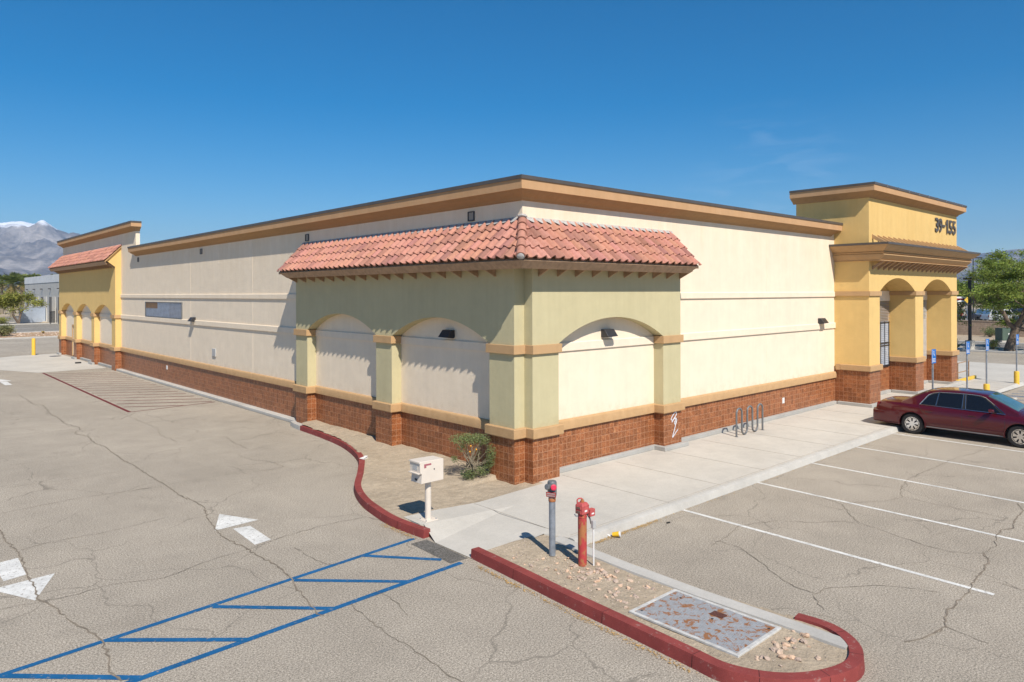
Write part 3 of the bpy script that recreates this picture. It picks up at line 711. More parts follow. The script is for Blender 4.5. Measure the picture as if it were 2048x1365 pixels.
# roof deck (underside), hip rolls, mortar
dk = MB()
dk.add([(-.001, 11.55, ZT-.05), (-.001, -.001, ZT-.05), (-.9, -.9, ZE-.03), (-.9, 11.55, ZE-.03), (-.001, 11.55, ZT-.12), (-.001, -.001, ZT-.12), (-.9, -.9, ZE-.10), (-.9, 11.55, ZE-.10)],
       [(0, 1, 2, 3), (4, 7, 6, 5), (0, 3, 7, 4), (3, 2, 6, 7)])
dk.add([(6.15, -.001, ZT-.05), (-.001, -.001, ZT-.05), (-.9, -.9, ZE-.03), (6.15, -.9, ZE-.03), (6.15, -.001, ZT-.12), (-.001, -.001, ZT-.12), (-.9, -.9, ZE-.10), (6.15, -.9, ZE-.10)],
       [(0, 3, 2, 1), (4, 5, 6, 7), (0, 4, 7, 3), (3, 7, 6, 2)])
dk.build('roof_deck', M['wood'], PAV)
for i in range(5):
    t0 = i/5-.02; t1 = (i+1)/5+.03; a = Vector((-.98*t0, -.98*t0, ZT+.05-.98*t0)); b = Vector((-.98*t1, -.98*t1, ZT+.075-.98*t1))
    d = (b-a).normalized(); sd = Vector((1, -1, 0)).normalized(); up = sd.cross(d).normalized(); up = up if up.z > 0 else -up
    mb = MB(); vs = []
    for p, rr in ((a, .088), (b, .112)):
        for k_ in range(11):
            th = math.pi*k_/10; vs.append(p+sd*math.cos(th)*rr*1.05+up*(math.sin(th)*rr-.03))
        for k_ in range(10, -1, -1):
            th = math.pi*k_/10; vs.append(p+sd*math.cos(th)*(rr-.02)*1.05+up*(math.sin(th)*(rr-.02)-.03))
    fs = [(k_, k_+1, 22+k_+1, 22+k_) for k_ in range(21)]+[list(range(21, -1, -1)), list(range(22, 44))]
    mb.add(vs, fs, random.choice([.95, 1.05, .85, 1.0]), True); fixn(mb.build('hip_tile', M['rooftile'], PAV, sharp=40))
def blob(c, r, name, mat, parent, sq=(1, 1, 1), amp=.25, seed=0, **p):
    bm = bmesh.new(); bmesh.ops.create_icosphere(bm, subdivisions=3, radius=r)
    for v in bm.verts:
        k_ = 1+amp*noise.noise(v.co/r*1.5+Vector((seed, 0, 0))); v.co = Vector((v.co.x*sq[0]*k_, v.co.y*sq[1]*k_, v.co.z*sq[2]*k_))+Vector(c)
    mb = MB(); mb.add([v.co[:] for v in bm.verts], [[v.index for v in f.verts] for f in bm.faces], 1, True); bm.free()
    return mb.build(name, mat, parent, sharp=180, **p)
blob((-.955, -.955, 5.50), .105, 'hip_end_mortar', M['mortar'], PAV, (1, 1, .95), .12)
blob((-.03, -.03, 6.50), .11, 'hip_top_mortar', M['mortar'], PAV, (1.1, 1.1, .5), .2)
def mortar(parent, axis, s0, s1, zt):
    mb = MB(); n = int((s1-s0)/.05); vs = []
    for i in range(n+1):
        s_ = s0+(s1-s0)*i/n; k_ = .13+.045*math.sin(s_/.30*2*math.pi+2.2)+rnd.uniform(-.012, .012)
        for o, z in ((-.0, zt+.075), (-.03, zt+.062), (-k_*.72, zt-k_*.72+.045+.02)):
            vs.append((o-.002, s_, z) if axis == 'y' else (s_, o-.002, z))
    mb.add(vs, [q for i in range(n) for q in ((3*i, 3*i+3, 3*i+4, 3*i+1), (3*i+1, 3*i+4, 3*i+5, 3*i+2))], 1, True)
    fixn(mb.build('ridge_mortar', M['mortar'], parent, sharp=60))
mortar(PAV, 'y', .1, 11.5, ZT); mortar(PAV, 'x', .1, 6.1, ZT)
def fascia(parent, pts):
    fixn(MB().add(pts, [(0, 1, 2, 3), (7, 6, 5, 4), (0, 4, 5, 1), (1, 5, 6, 2), (2, 6, 7, 3), (3, 7, 4, 0)]).build('fascia_board', M['wood'], parent, bevel=.004))
fascia(PAV, [(-.955, -.955, 5.385), (-.955, 11.40, 5.385), (-.80, 11.10, 5.205), (-.80, -.80, 5.205), (-.90, -.90, 5.40), (-.90, 11.38, 5.40), (-.76, 11.08, 5.225), (-.76, -.76, 5.225)])
fascia(PAV, [(-.955, -.955, 5.385), (6.05, -.955, 5.385), (5.78, -.80, 5.205), (-.80, -.80, 5.205), (-.90, -.90, 5.40), (6.03, -.90, 5.40), (5.76, -.76, 5.225), (-.76, -.76, 5.225)])
fb = MB(); fb.box(-.82, -.331, -.33, 11.25, 5.30, 5.32); fb.box(-.82, 5.95, -.82, -.331, 5.30, 5.32); fb.build('soffit', M['wood'], PAV)
def bracket(parent, F, zlo=5.05, zhi=5.30, o0=-.331, o1=-.775, t=.02, mat='wood'):
    mb = MB(); P = [(o0, zlo), (o0, zhi), (o1, zhi), (o1, zhi-.03)]
    mb.extrude(P, lambda p: F(p[0], -t, p[1]), lambda p: F(p[0], t, p[1])); return fixn(mb.build('bracket', M[mat], parent))
for i in range(17):
    y = .62+i*(11.32-.62)/16; bracket(PAV, lambda o, t, z, y=y: (o, y+t, z))
for i in range(10):
    x = .22+i*(6.03-.22)/9; bracket(PAV, lambda o, t, z, x=x: (x+t, o, z))

# far side pavilion
sp = MB()
archpanel(sp, 0, 0, 6.35, 1.2, [(35.9, 36.75), (41.25, 42.05), (46.55, 47.4), (51.9, 52.7)], 3.41, .60, lambda s, z, d: (d, s, z), D, -.001)
sp.add([(D, 35.9, 6.35), (-.001, 35.9, 6.35), (-.001, 35.9, 7.62), (-.86, 35.9, 6.76), (D, 36.0, 6.35), (-.001, 36.0, 6.35), (-.001, 36.0, 7.62), (-.86, 36.0, 6.76)],
       [(0, 1, 2, 3), (7, 6, 5, 4), (0, 3, 7, 4), (0, 4, 5, 1)])
SPV = fixn(sp.build('side_pavilion', M['yellow'], B, sharp=30)); SPV['label'] = 'yellow arcaded pavilion at the far end of the long side'
ys = [(35.9, 36.75), (41.25, 42.05), (46.55, 47.4), (51.9, 52.7)]
for a, b in ys:
    MB().box(D-.012, -.002, a-.012, b+.012, 0, 1.198).build('tile_base', M['tile'], SPV)
    MB().box(D-.095, -.002, a-.095, b+.095, 1.2, 1.44).build('base_moulding', M['tan'], SPV, bevel=.02)
    MB().box(D-.065, -.002, a-.065, b+.065, 3.2, 3.412).build('impost_moulding', M['tan'], SPV, bevel=.006)
tileroof('tiled_roof', SPV, 'y', 35.75, 53.2, 7.68, 6.72, .95, seed=12)
mortar(SPV, 'y', 35.8, 53.1, 7.68)
dk = MB(); dk.add([(-.001, 35.8, 7.63), (-.9, 35.8, 6.70), (-.9, 53.15, 6.70), (-.001, 53.15, 7.63), (-.001, 35.8, 7.56), (-.9, 35.8, 6.62), (-.9, 53.15, 6.62), (-.001, 53.15, 7.56)],
                  [(0, 1, 2, 3), (4, 7, 6, 5), (0, 4, 5, 1), (1, 5, 6, 2), (2, 6, 7, 3)]); dk.build('roof_deck', M['tan'], SPV)
fascia(SPV, [(-.955, 35.8, 6.665), (-.955, 53.1, 6.665), (-.80, 53.0, 6.46), (-.80, 35.9, 6.46), (-.90, 35.8, 6.68), (-.90, 53.1, 6.68), (-.76, 53.0, 6.48), (-.76, 35.9, 6.48)])
MB().box(-.82, -.331, 36.01, 53, 6.55, 6.57).build('soffit', M['wood'], SPV)
for i in range(28): bracket(SPV, lambda o, t, z, y=36.1+i*16.5/27: (o, y+t, z), 6.27, 6.55)
cornice([(.22, 53), (0, 53), (0, 32.72), (.22, 32.72)][::1], 1.47, SPV)
# service door in the far bay
dr = MB(); dr.box(-.06, 0, 47.9, 49.1, .15, 2.3); dfo = dr.build('service_door', plain('beige_door', (.58, .5, .38), .6), B)
fr = MB(); fr.box(-.12, -.0, 47.75, 47.9, .1, 2.42); fr.box(-.12, 0, 49.1, 49.24, .1, 2.42); fr.box(-.12, 0, 47.9, 49.1, 2.3, 2.42); fr.build('door_frame', M['tan'], dfo)
MB().box(-.12, -.06, 48.0, 48.06, 1.0, 1.16).build('door_handle', M['dark_metal'], dfo)

# entrance tower
TX0, TX1, TY = 17.35, 28.25, -1.35
tw = MB()
archpanel(tw, 0, 0, 8.40, 1.2, [(TX0, 18.42), (22.45, 23.44), (27.37, TX1)], 4.66, .57, lambda s, z, d: (s, d, z), TY, -.25)
tw.box(TX0+.001, TX1-.001, -.249, 1.58, 1.2, 8.40)
TW = tw.build('entrance_tower', M['yellow'], B, sharp=30); fixn(TW); TW['label'] = 'tall yellow entrance tower with two arches and street number'
def tp(o): return [(TX0-o, 18.42+o), (22.45-o, 23.44+o), (27.37-o, TX1+o)]
for (a, b) in tp(.012): MB().box(a, b, TY-.012, -.251, .15, 1.53).build('tile_base', M['tile'], TW)
MB().box(TX0-.012, TX0, -.251, -.016, .15, 1.53).build('tile_base', M['tile'], TW)
MB().box(18.42, TX1, -.264, -.2505, .15, 1.3).build('tile_base', M['tile'], TW)
for (a, b) in tp(.09): MB().box(a, b, TY-.09, -.2512, 1.53, 1.76).build('base_moulding', M['tan'], TW, bevel=.02)
MB().box(TX0-.09, TX0, -.2515, -.09, 1.53, 1.76).build('base_moulding', M['tan'], TW)
for (a, b) in tp(.06): MB().box(a, b, TY-.06, -.2512, 4.5, 4.68).build('impost_moulding', M['tan'], TW)
MB().box(TX0-.06, TX0, -.2515, -.052, 4.5, 4.68).build('impost_moulding', M['tan'], TW)
pl = Parts(); pl.box(17.2, 17.336, -1.5, -.16, .15, .27); pl.box(17.336, 18.5, -1.5, -1.365, .15, .27); pl.box(18.45, 22.3, -.4, -.265, .15, .28); pl.box(22.3, 22.436, -1.5, -.4, .15, .27); pl.box(22.436, 23.55, -1.5, -1.365, .15, .27)
pl.box(23.55, 27.2, -.4, -.265, .15, .28); pl.box(27.2, 27.356, -1.5, -.4, .15, .27); pl.box(27.356, 28.4, -1.5, -1.365, .15, .27); pl.build('plinth', M['plinth'], TW, bevel=.012)
cornice([(TX0, 1.70), (TX0, TY), (TX1, TY), (TX1, 1.70)], 1.47, TW)
cl = Parts()
for i in range(9): cl.box(TX0+.9+i*1.2, TX0+.93+i*1.2, TY-.372, TY-.2, 8.80, 8.91)
cl.build('coping_clip', M['galv'], TW)
# projecting ledge
lv = [(5.87, .02, .47), (5.895, .02, .47), (5.90, .0, .42), (6.09, .12, .60), (6.125, .12, .60), (6.13, .08, .52), (6.175, .14, .61), (6.205, .14, .61), (6.21, .10, .56), (6.42, .40, .84), (6.47, .42, .86)]
def lring(z, lo, fo): return [(TX0-lo-.03, -.001, z), (TX0-lo-.03, TY-fo, z), (TX1+lo*1.2+.02, TY-fo, z), (TX1+lo*1.2+.02, -.001, z)]
mb = MB(); vs = [p for a in lv for p in lring(*a)]; fs = []
for i in range(len(lv)-1):
    for j in range(4): fs.append((i*4+j, i*4+(j+1) % 4, i*4+4+(j+1) % 4, i*4+4+j))
fs += [(3, 2, 1, 0)]; n_ = (len(lv)-1)*4; fs += [(n_, n_+1, n_+2, n_+3)]
mb.add(vs, fs); fixn(mb.build('ledge', M['tan'], TW))
MB().box(TX0-.5, TX1+.58, TY-.89, -.0015, 6.473, 6.555).build('ledge_coping', M['coping'], TW)
for i in range(20):
    x = TX0+.35+i*(10.6/19)
    mb = MB(); mb.extrude([(-1.352, 5.53), (-1.352, 5.66), (-1.70, 5.868), (-1.83, 5.868)], lambda p: (x-.045, *p), lambda p: (x+.045, *p)); fixn(mb.build('bracket', M['wood'], TW))
    mb = MB(); mb.extrude([(-1.352, 6.76), (-1.352, 6.93), (-1.95, 6.56), (-1.75, 6.56)], lambda p: (x-.045, *p), lambda p: (x+.045, *p)); fixn(mb.build('strut', M['tan'], TW))
def text(name, body, size, loc, rot, ext, mat, parent=None, offset=0, sx=1, align='LEFT', **props):
    c = bpy.data.curves.new('t', 'FONT'); c.body = body; c.size = size; c.extrude = ext; c.offset = offset; c.align_x = align; c.resolution_u = 3
    t = bpy.data.objects.new('t', c); COL.objects.link(t); dg = bpy.context.evaluated_depsgraph_get(); dg.update()
    me = bpy.data.meshes.new_from_object(t.evaluated_get(dg)); bpy.data.objects.remove(t); me.name = name
    me.transform(Matrix.Diagonal((sx, 1, 1, 1))); me.transform(rot.to_4x4()); me.materials.clear(); me.materials.append(mat)
    o = bpy.data.objects.new(name, me); COL.objects.link(o); o.location = loc
    if parent: o.parent = parent
    for k_, v in props.items(): o[k_] = v
    return o
RX = Matrix.Rotation(R(90), 3, 'X')
for ch, x0, x1 in (('3', 25.00, 25.46), ('9', 25.52, 25.97), ('5', 26.98, 27.42), ('5', 27.52, 27.98)):
    o = text('address_digit', ch, .95, (0, TY-.028, 7.44), RX, .024, M['coping'], TW, .014)
    xs = [v.co.x for v in o.data.vertices]; zs = [v.co.z for v in o.data.vertices]; kx = (x1-x0)/(max(xs)-min(xs)); kz = .66/(max(zs)-min(zs))
    for v in o.data.vertices: v.co.x = x0+(v.co.x-min(xs))*kx; v.co.z = (v.co.z-min(zs))*kz
m = MB(); m.extrude([(.13, 0), (.29, 0), (.29, .66), (.17, .66), (0, .53), (0, .40), (.13, .48)], lambda p: (26.52+p[0], TY-.052, 7.44+p[1]), lambda p: (26.52+p[0], TY-.004, 7.44+p[1])); fixn(m.build('address_digit', M['coping'], TW))
MB().box(26.05, 26.40, TY-.052, TY-.002, 7.72, 7.82).build('address_dash', M['coping'], TW)
# shopfront behind the arches
for bi, (x0, x1) in enumerate(((18.5, 22.38), (23.5, 27.3))):
    mb = MB(); mb.box(x0-.06, x1+.1, -.30, -.2505, 4.25, 4.70); mb.build('lintel', M['cream'], TW)
    sh = MB()
    for i in range(13): sh.box(x0, x1, -.30, -.2505, 3.35+i*.069, 3.35+i*.069+.045)
    sh.build('shutter', plain('brown_slats', (.30, .25, .21), .6) if bi == 0 else M['greymail'], TW)
    g = MB().box(x0, x1, -.285, -.2505, 1.32, 3.33).build('shop_window' if bi == 0 else 'closed_shutter', plain('pale_window_glass', (.55, .60, .68), .25, 0, .5, var=.15, vs=2) if bi == 0 else plain('grey_roller', (.46, .43, .39), .5), TW)
    gr = MB()
    if bi == 0:
        for x in [x1-.02-i*.49 for i in range(8)]: gr.box(x-.04, x, -.31, -.286, 1.32, 3.33)
        for z in (1.32, 1.36, 2.25, 2.36, 3.27): gr.box(x0, x1, -.318, -.311, z, z+.05)
        for i in range(22): gr.box(x0+.05, x1-.05, -.29, -.286, 1.5+i*.083, 1.508+i*.083)
        for i in range(30): gr.box(x0+i*.13, x0+i*.13+.008, -.296, -.291, 1.4, 3.3)
    else:
        for i in range(28): gr.box(x0, x1, -.292, -.286, 1.34+i*.07, 1.36+i*.07)
    gr.build('grille', M['dark_metal'] if bi == 0 else M['greymail'], g)

# fittings on the walls
def wallpack(F):
    b = MB(); P = [(0, -.10), (.05, -.12), (.27, -.09), (.12, .10), (0, .10)]
    b.extrude(P, lambda p: F(p[0], -.2, p[1]), lambda p: F(p[0], .2, p[1])); o = fixn(b.build('wall_light', M['dark_metal'], B, bevel=.008))
    b = MB(); b.extrude([(.07, -.135), (.27, -.115), (.27, -.108), (.07, -.128)], lambda p: F(p[0], -.17, p[1]), lambda p: F(p[0], .17, p[1])); fixn(b.build('lens', M['white_paint'], o))
wallpack(lambda o, t, z: (-o, 22.9+t, 3.46+z)); wallpack(lambda o, t, z: (-o, 2.85+t, 3.57+z)); wallpack(lambda o, t, z: (3.07+t, -o, 3.58+z)); wallpack(lambda o, t, z: (16.05+t, -o, 3.53+z))
for y in (1.93, 11.17, 21.9, 32.2):
    m = MB(); m.box(-.03, 0, y-.13, y+.13, 6.53, 6.555); m.box(-.03, 0, y-.13, y+.13, 6.755, 6.78); m.box(-.03, 0, y-.13, y-.105, 6.555, 6.755); m.box(-.03, 0, y+.105, y+.13, 6.555, 6.755)
    o = m.build('overflow_vent', M['dark_metal'], B); MB().box(-.012, -.001, y-.104, y+.104, 6.556, 6.754).build('vent_opening', plain('vent_back', (.33, .30, .25), .8), o)
m = MB(); m.box(-.05, 0, 24.6, 30.75, 3.43, 3.46); m.box(-.05, 0, 24.6, 30.75, 4.22, 4.25); m.box(-.05, 0, 24.6, 24.66, 3.46, 4.22); m.box(-.05, 0, 30.69, 30.75, 3.46, 4.22)
lo = m.build('louvre_vent', M['grey_metal'], B)
m = MB()
for i in range(12): m.box(-.036, -.022, 24.66, 30.69, 3.49+i*.063, 3.507+i*.063)
m.build('louvre_slats', M['grey_metal'], lo)
for a, b, z0, z1, c in ((24.66, 26.6, 3.46, 4.22, (.75, .75, .8)), (26.62, 28.6, 3.46, 4.22, (.8, .84, .92)), (28.62, 30.69, 3.46, 3.9, (.78, .82, .9)), (28.62, 30.69, 3.91, 4.22, (.6, .28, .08))):
    MB().box(-.012, -.001, a, b, z0, z1).build('backing_panel', plain('vent_panel', c, .6), lo)
MB().box(-.05, 0, 20.05, 20.45, 1.85, 2.2).build('junction_box', M['greymail'], B, bevel=.005)
for y in (26.9,): MB().box(-.03, -.014, y, y+.2, .75, .95).build('outlet_cover', M['white_paint'], B)
MB().box(12.9, 13.05, -.03, -.014, .62, .82).build('outlet_cover', M['white_paint'], B)
# sprayed tag on the pier
def curve2d(pts, w, y, name, mat, parent):
    P = smoothpath([(a, b) for a, b in pts], 5); mb = MB(); vs = []
    for i, p in enumerate(P):
        p = Vector(p); d = (Vector(P[min(i+1, len(P)-1)])-Vector(P[max(i-1, 0)])).normalized(); n = Vector((-d.y, d.x))*w*(1-.5*abs(i/len(P)-.5))
        vs += [(p.x-n.x, y-i*.00003, p.y-n.y), (p.x+n.x, y-i*.00003, p.y+n.y)]
    mb.add(vs, [(2*i, 2*i+2, 2*i+3, 2*i+1) for i in range(len(P)-1)]); return mb.build(name, mat, parent)
gp = plain('pale_spray_paint', (.62, .64, .68), .6)
curve2d([(5.62, .96), (5.56, .99), (5.66, 1.10), (5.79, 1.17), (5.83, 1.11), (5.74, 1.02), (5.64, .94), (5.60, .90), (5.68, .97), (5.76, 1.00), (5.78, .9), (5.79, .82), (5.73, .84), (5.72, .92)], .019, D-.0165, 'graffiti_tag', gp, PAV)
curve2d([(5.80, 1.0), (5.84, .92), (5.78, .80), (5.72, .66), (5.66, .54), (5.63, .46), (5.72, .52), (5.82, .60), (5.90, .65)], .019, D-.0175, 'graffiti_tag', gp, PAV)
#PART2#
# ---------------------------------------------------------------- street objects near the corner
def local(loc): return loc
# drive-up mailbox
t = thing('mailbox', 'beige steel drive-up mailbox on a round post with a red sticker on its side', 'mailbox', (-3.4, -.84, .15))
mb = MB()
P = [(-.29, .79), (.25, .79), (.25, 1.21), (-.30, 1.225), (-.315, 1.205), (-.31, 1.0), (-.27, .97)]
mb.extrude(P, lambda p: (p[0], -.18, p[1]), lambda p: (p[0], .17, p[1])); box = fixn(mb.build('box', M['mailbox'], t, bevel=.006))
MB().box(-.36, -.30, -.17, .16, .985, 1.0).build('slot_ledge', M['mailbox'], box)
MB().box(-.335, -.31, -.185, .175, 1.19, 1.215).build('hood', M['mailbox'], box)
MB().box(-.318, -.312, -.08, .07, 1.05, 1.13).build('slot_label', M['greymail'], box)
MB().box(-.29, -.285, -.04, .04, .83, .87).build('lock', M['dark_metal'], box)
m = MB(); m.box(-.22, -.05, -.183, -.18, 1.13, 1.165); m.box(-.22, -.17, -.183, -.18, 1.09, 1.13); m.build('sticker', plain('faded_red_sticker', (.36, .12, .14), .6), box)
MB().lathe([(.012, 0), (.012, .01)], 12, Matrix.Translation((.02, -.18, 1.04)) @ Matrix.Rotation(R(90), 4, 'X')).build('keyhole', M['dark_metal'], box)
MB().lathe([(.062, .012), (.062, .79)], 24).build('post', M['mailbox'], t)
bp = MB().box(-.15, .15, -.13, .13, 0, .014).build('base_plate', M['mailbox'], t)
for x in (-.12, .12):
    for y in (-.1, .1): MB().lathe([(.012, .014), (.012, .03), (.004, .034)], 8, Matrix.Translation((x, y, 0))).build('bolt', M['galv'], bp)

# fire department connection
t = thing('fire_connection', 'grey steel standpipe with a two-way fire hose connection and red caps', 'standpipe', (-2.93, -3.83, .13))
MB().lathe([(.056, 0), (.056, .93)], 24).build('pipe', M['galv'], t)
MB().lathe([(.060, .93), (.064, .94), (.064, .99), (.058, 1.0)], 24).build('coupling', M['redpipe'], t)
mb = MB(); mb.lathe([(.062, .99), (.078, 1.04), (.082, 1.16), (.08, 1.26), (.068, 1.285), (.03, 1.29)], 24)
hd = mb.build('head', M['grey_metal'], t, sharp=50)
for a, nm in ((-125, 'cap'), (-172, 'cap')):
    T = Matrix.Rotation(R(a), 4, 'Z') @ Matrix.Translation((.06, 0, 1.19)) @ Matrix.Rotation(R(78), 4, 'Y')
    o = MB().lathe([(.047, 0), (.047, .055), (.053, .056), (.053, .075)], 20, T).build('hose_inlet', M['grey_metal'], t)
    MB().lathe([(.050, .076), (.050, .092), (.03, .098)], 20, T).build(nm, plain('red_cap', (.55, .03, .07), .5) if a > -150 else M['grey_metal'], o)
T = Matrix.Rotation(R(-148), 4, 'Z') @ Matrix.Translation((.083, 0, 1.07)) @ Matrix.Rotation(R(18), 4, 'Y')
p = MB().box(0, .012, -.085, .085, -.045, .045, tf=T).build('sign_plate', M['fadedred'], t)
MB().box(.0125, .0135, -.07, .07, -.03, -.012, tf=T).build('raised_lettering', M['greymail'], p); MB().box(.0125, .0135, -.07, .07, .01, .028, tf=T).build('raised_lettering', M['greymail'], p)
MB().tube([(0, 0, 1.28), (0, 0, 1.0)], .006, 6).build('chain', M['galv'], t)

# post indicator valve
t = thing('post_indicator_valve', 'rusty red fire valve post with a wrench handle and alarm box', 'valve post', (-2.88, -4.48, .13))
MB().lathe([(.074, 0), (.074, .80), (.079, .802), (.079, .815), (.073, .818), (.073, .86)], 24).build('post', M['redpipe'], t)
hd = MB().box(-.085, .085, -.08, .08, .86, 1.0).add([(-.085, -.08, 1.0), (.085, -.08, 1.0), (.085, .08, 1.0), (-.085, .08, 1.0), (-.06, -.055, 1.045), (.06, -.055, 1.045), (.06, .055, 1.045), (-.06, .055, 1.045)], [(0, 1, 5, 4), (1, 2, 6, 5), (2, 3, 7, 6), (3, 0, 4, 7), (4, 5, 6, 7)]).build('head', M['fadedred'], t, bevel=.008)
RZ = Matrix.Rotation(R(0), 4, 'Z')
for z, h_ in ((.875, .05), (.945, .045)):
    w_ = MB().box(-.098, -.085, -.05, .05, z, z+h_).build('indicator_window', M['fadedred'], hd); MB().box(-.1, -.0982, -.04, .04, z+.008, z+h_-.008).build('pane', plain('dull_pane', (.18, .12, .09), .3), w_)
MB().box(-.03, .03, -.0835, -.08, .90, .93).build('white_tag', M['white_paint'], hd)
MB().lathe([(.034, 1.045), (.034, 1.07), (.022, 1.072), (.022, 1.1)], 8).build('operating_nut', M['redpipe'], t)
MB().tube([(-.05, .06, .98), (-.06, .06, 1.08), (-.045, .045, 1.105), (-.0, .02, 1.105), (.01, .0, 1.09)], .012, 8).build('wrench', M['fadedred'], t)
MB().tube([(-.075, .03, .82), (-.11, .05, .83), (-.125, .055, .86)], .012, 8).build('lug', M['galv'], t)
MB().tube([(.085, -.03, .84), (.125, -.06, .76), (.13, -.08, .68), (.14, -.12, .655)], .014, 8).build('flexible_conduit', M['grey_metal'], t)
ab = MB().box(.09, .21, -.10, -.02, .80, .92).build('alarm_box', M['fadedred'], t, bevel=.006)
MB().box(.12, .18, -.103, -.1, .835, .86).build('box_label', M['white_paint'], ab)

t = thing('conduit_post', 'thin white conduit post with a small grey junction box beside the red valve', 'conduit', (-2.76, -4.62, .13))
MB().lathe([(.014, 0), (.014, .62)], 12).build('conduit', M['white_paint'], t)
MB().box(-.035, .035, -.028, .028, .62, .75).build('junction_box', M['greymail'], t, bevel=.006)

# bike rack
t = thing('bike_rack', 'grey steel wave bike rack standing on the sidewalk', 'bike rack', (8.38, -.80, .15))
pts = [(0, 0, 0)]; r_ = .145; z1 = .72; z0 = .18; x = 0
pts += [(0, 0, .4), (0, 0, z1)]
for k_ in range(5):
    up = k_ % 2 == 0; cx = x+r_*1.12; cz = z1 if up else z0
    for j in range(1, 13):
        th = math.pi*j/12; pts.append((cx-r_*1.12*math.cos(th), 0, cz+(r_ if up else -r_)*math.sin(th)))
    x += 2*r_*1.12; 
    if k_ < 4: pts.append((x, 0, (z0+z1)/2))
pts += [(x, 0, .4), (x, 0, 0)]
MB().tube(pts, .030, 12).build('tube', M['grey_metal'], t, sharp=60)
for x_ in (0, x): MB().lathe([(.055, 0), (.055, .008)], 16, Matrix.Translation((x_, 0, 0))).build('floor_flange', M['grey_metal'], t)

# utility vault
t = thing('utility_vault', 'rusty tread-plate vault cover in a pale frame set in the dirt island', 'vault cover', (-3.17, -6.96, .13))
X, Y = .555, .85
m = MB(); m.box(-X, X, -Y, -Y+.055, 0, .03); m.box(-X, X, Y-.055, Y, 0, .03); m.box(-X, -X+.055, -Y+.055, Y-.055, 0, .03); m.box(X-.055, X, -Y+.055, Y-.055, 0, .03)
m.build('frame', plain('pale_vault_frame', (.50, .49, .46), .8, var=.2, vs=12), t, bevel=.004)
for a, b in ((-Y+.058, -.003), (.003, Y-.058)):
    pc = MB().box(-X+.058, X-.058, a, b, .002, .026).build('cover_plate', M['vault'], t)
for x_, y_ in ((.1, -.08), (.40, -.75), (-.4, .74), (.35, .6)): MB().lathe([(.018, .0262), (.018, .03)], 12, Matrix.Translation((x_, y_, 0))).build('bolt', M['dark_metal'], t)
m = MB(); m.box(.20, .34, -.17, .03, .0263, .032); m.build('lifting_latch', plain('dark_rust', (.10, .04, .03), .8, var=.4, vs=30), t)

# stones and gravel on the island
variants = []
for i in range(5):
    bm = bmesh.new(); bmesh.ops.create_icosphere(bm, subdivisions=2, radius=1)
    for v in bm.verts:
        k_ = 1+.55*noise.noise(v.co*1.3+Vector((i*7, 0, 0)))+.12*noise.noise(v.co*5+Vector((i, 0, 0))); v.co = Vector((v.co.x*k_, v.co.y*k_*.8, v.co.z*k_*.6))
    variants.append(([tuple(v.co) for v in bm.verts], [[v.index for v in f.verts] for f in bm.faces])); bm.free()
rs = random.Random(11)
stonemesh = []
for i in range(10):
    vs, fs = variants[i % 5]; mb = MB(); t_ = [(1.2, 1.1, 1.0), (1.0, .92, .85), (1.4, 1.35, 1.3), (1.15, .98, .84), (.85, .8, .78)][rs.randrange(5)]
    mb.add(vs, fs, t_, False); o = mb.build('stone', M['rock']); stonemesh.append(o.data); bpy.data.objects.remove(o)
def stones(n, cx, cy, sx, sy, s0, s1, label):
    for i in range(n):
        for _ in range(30):
            x_ = rs.gauss(cx, sx); y_ = rs.gauss(cy, sy)
            if inpoly(x_, y_, [(-3.62, -2.95), (-3.8, -6.0), (-3.9, -7.9), (-3.3, -8.5), (-2.7, -8.6), (-2.42, -8.2), (-2.62, -7.7), (-2.66, -5), (-2.58, -3.4), (-2.75, -2.95)]) and not (-3.76 < x_ < -2.58 and -7.85 < y_ < -6.05): break
        else: continue
        o = bpy.data.objects.new('stone', stonemesh[rs.randrange(10)]); COL.objects.link(o); s_ = rs.uniform(s0, s1)
        o.location = (x_, y_, .13+s_*.12); o.scale = (s_, s_, s_*rs.uniform(.7, 1.1)); o.rotation_euler = (rs.uniform(-.4, .4), rs.uniform(-.4, .4), rs.uniform(0, 6.3))
        o['label'] = label; o['category'] = 'stone'; o['group'] = 'pinkish stones strewn over the dirt island'
stones(80, -3.1, -5.2, .34, .5, .014, .055, 'pinkish tan stone on the dirt island between the red post and the vault')
stones(26, -3.0, -8.1, .3, .15, .022, .062, 'pinkish tan stone on the dirt at the rounded island tip')
stones(18, -3.3, -4.1, .3, .5, .015, .038, 'pale stone on the dirt near the foot of the standpipes')
mb = MB()
for _ in range(900):
    x_ = rs.uniform(-3.95, -2.3); y_ = -2.9-abs(rs.gauss(0, 1))*2.6
    if y_ < -8.6 or not inpoly(x_, y_, [(-3.66, -2.9), (-3.88, -6.0), (-3.93, -7.9), (-3.3, -8.5), (-2.7, -8.65), (-2.4, -8.2), (-2.6, -7.7), (-2.66, -5), (-2.58, -3.4), (-2.75, -2.9)]) or (-3.76 < x_ < -2.58 and -7.85 < y_ < -6.05): continue
    s_ = rs.uniform(.004, .013); vs, fs = variants[0]; 
    vs = [(s_, 0, 0), (-s_*.5, s_*.9, 0), (-s_*.5, -s_*.8, 0), (0, 0, s_*1.1), (0, 0, -s_*.3)]
    mb.add([(a+x_, b+y_, c+.135) for a, b, c in vs], [(0, 1, 3), (1, 2, 3), (2, 0, 3), (1, 0, 4), (2, 1, 4), (0, 2, 4)], rs.choice([.6, .9, 1.2, 1.5]))
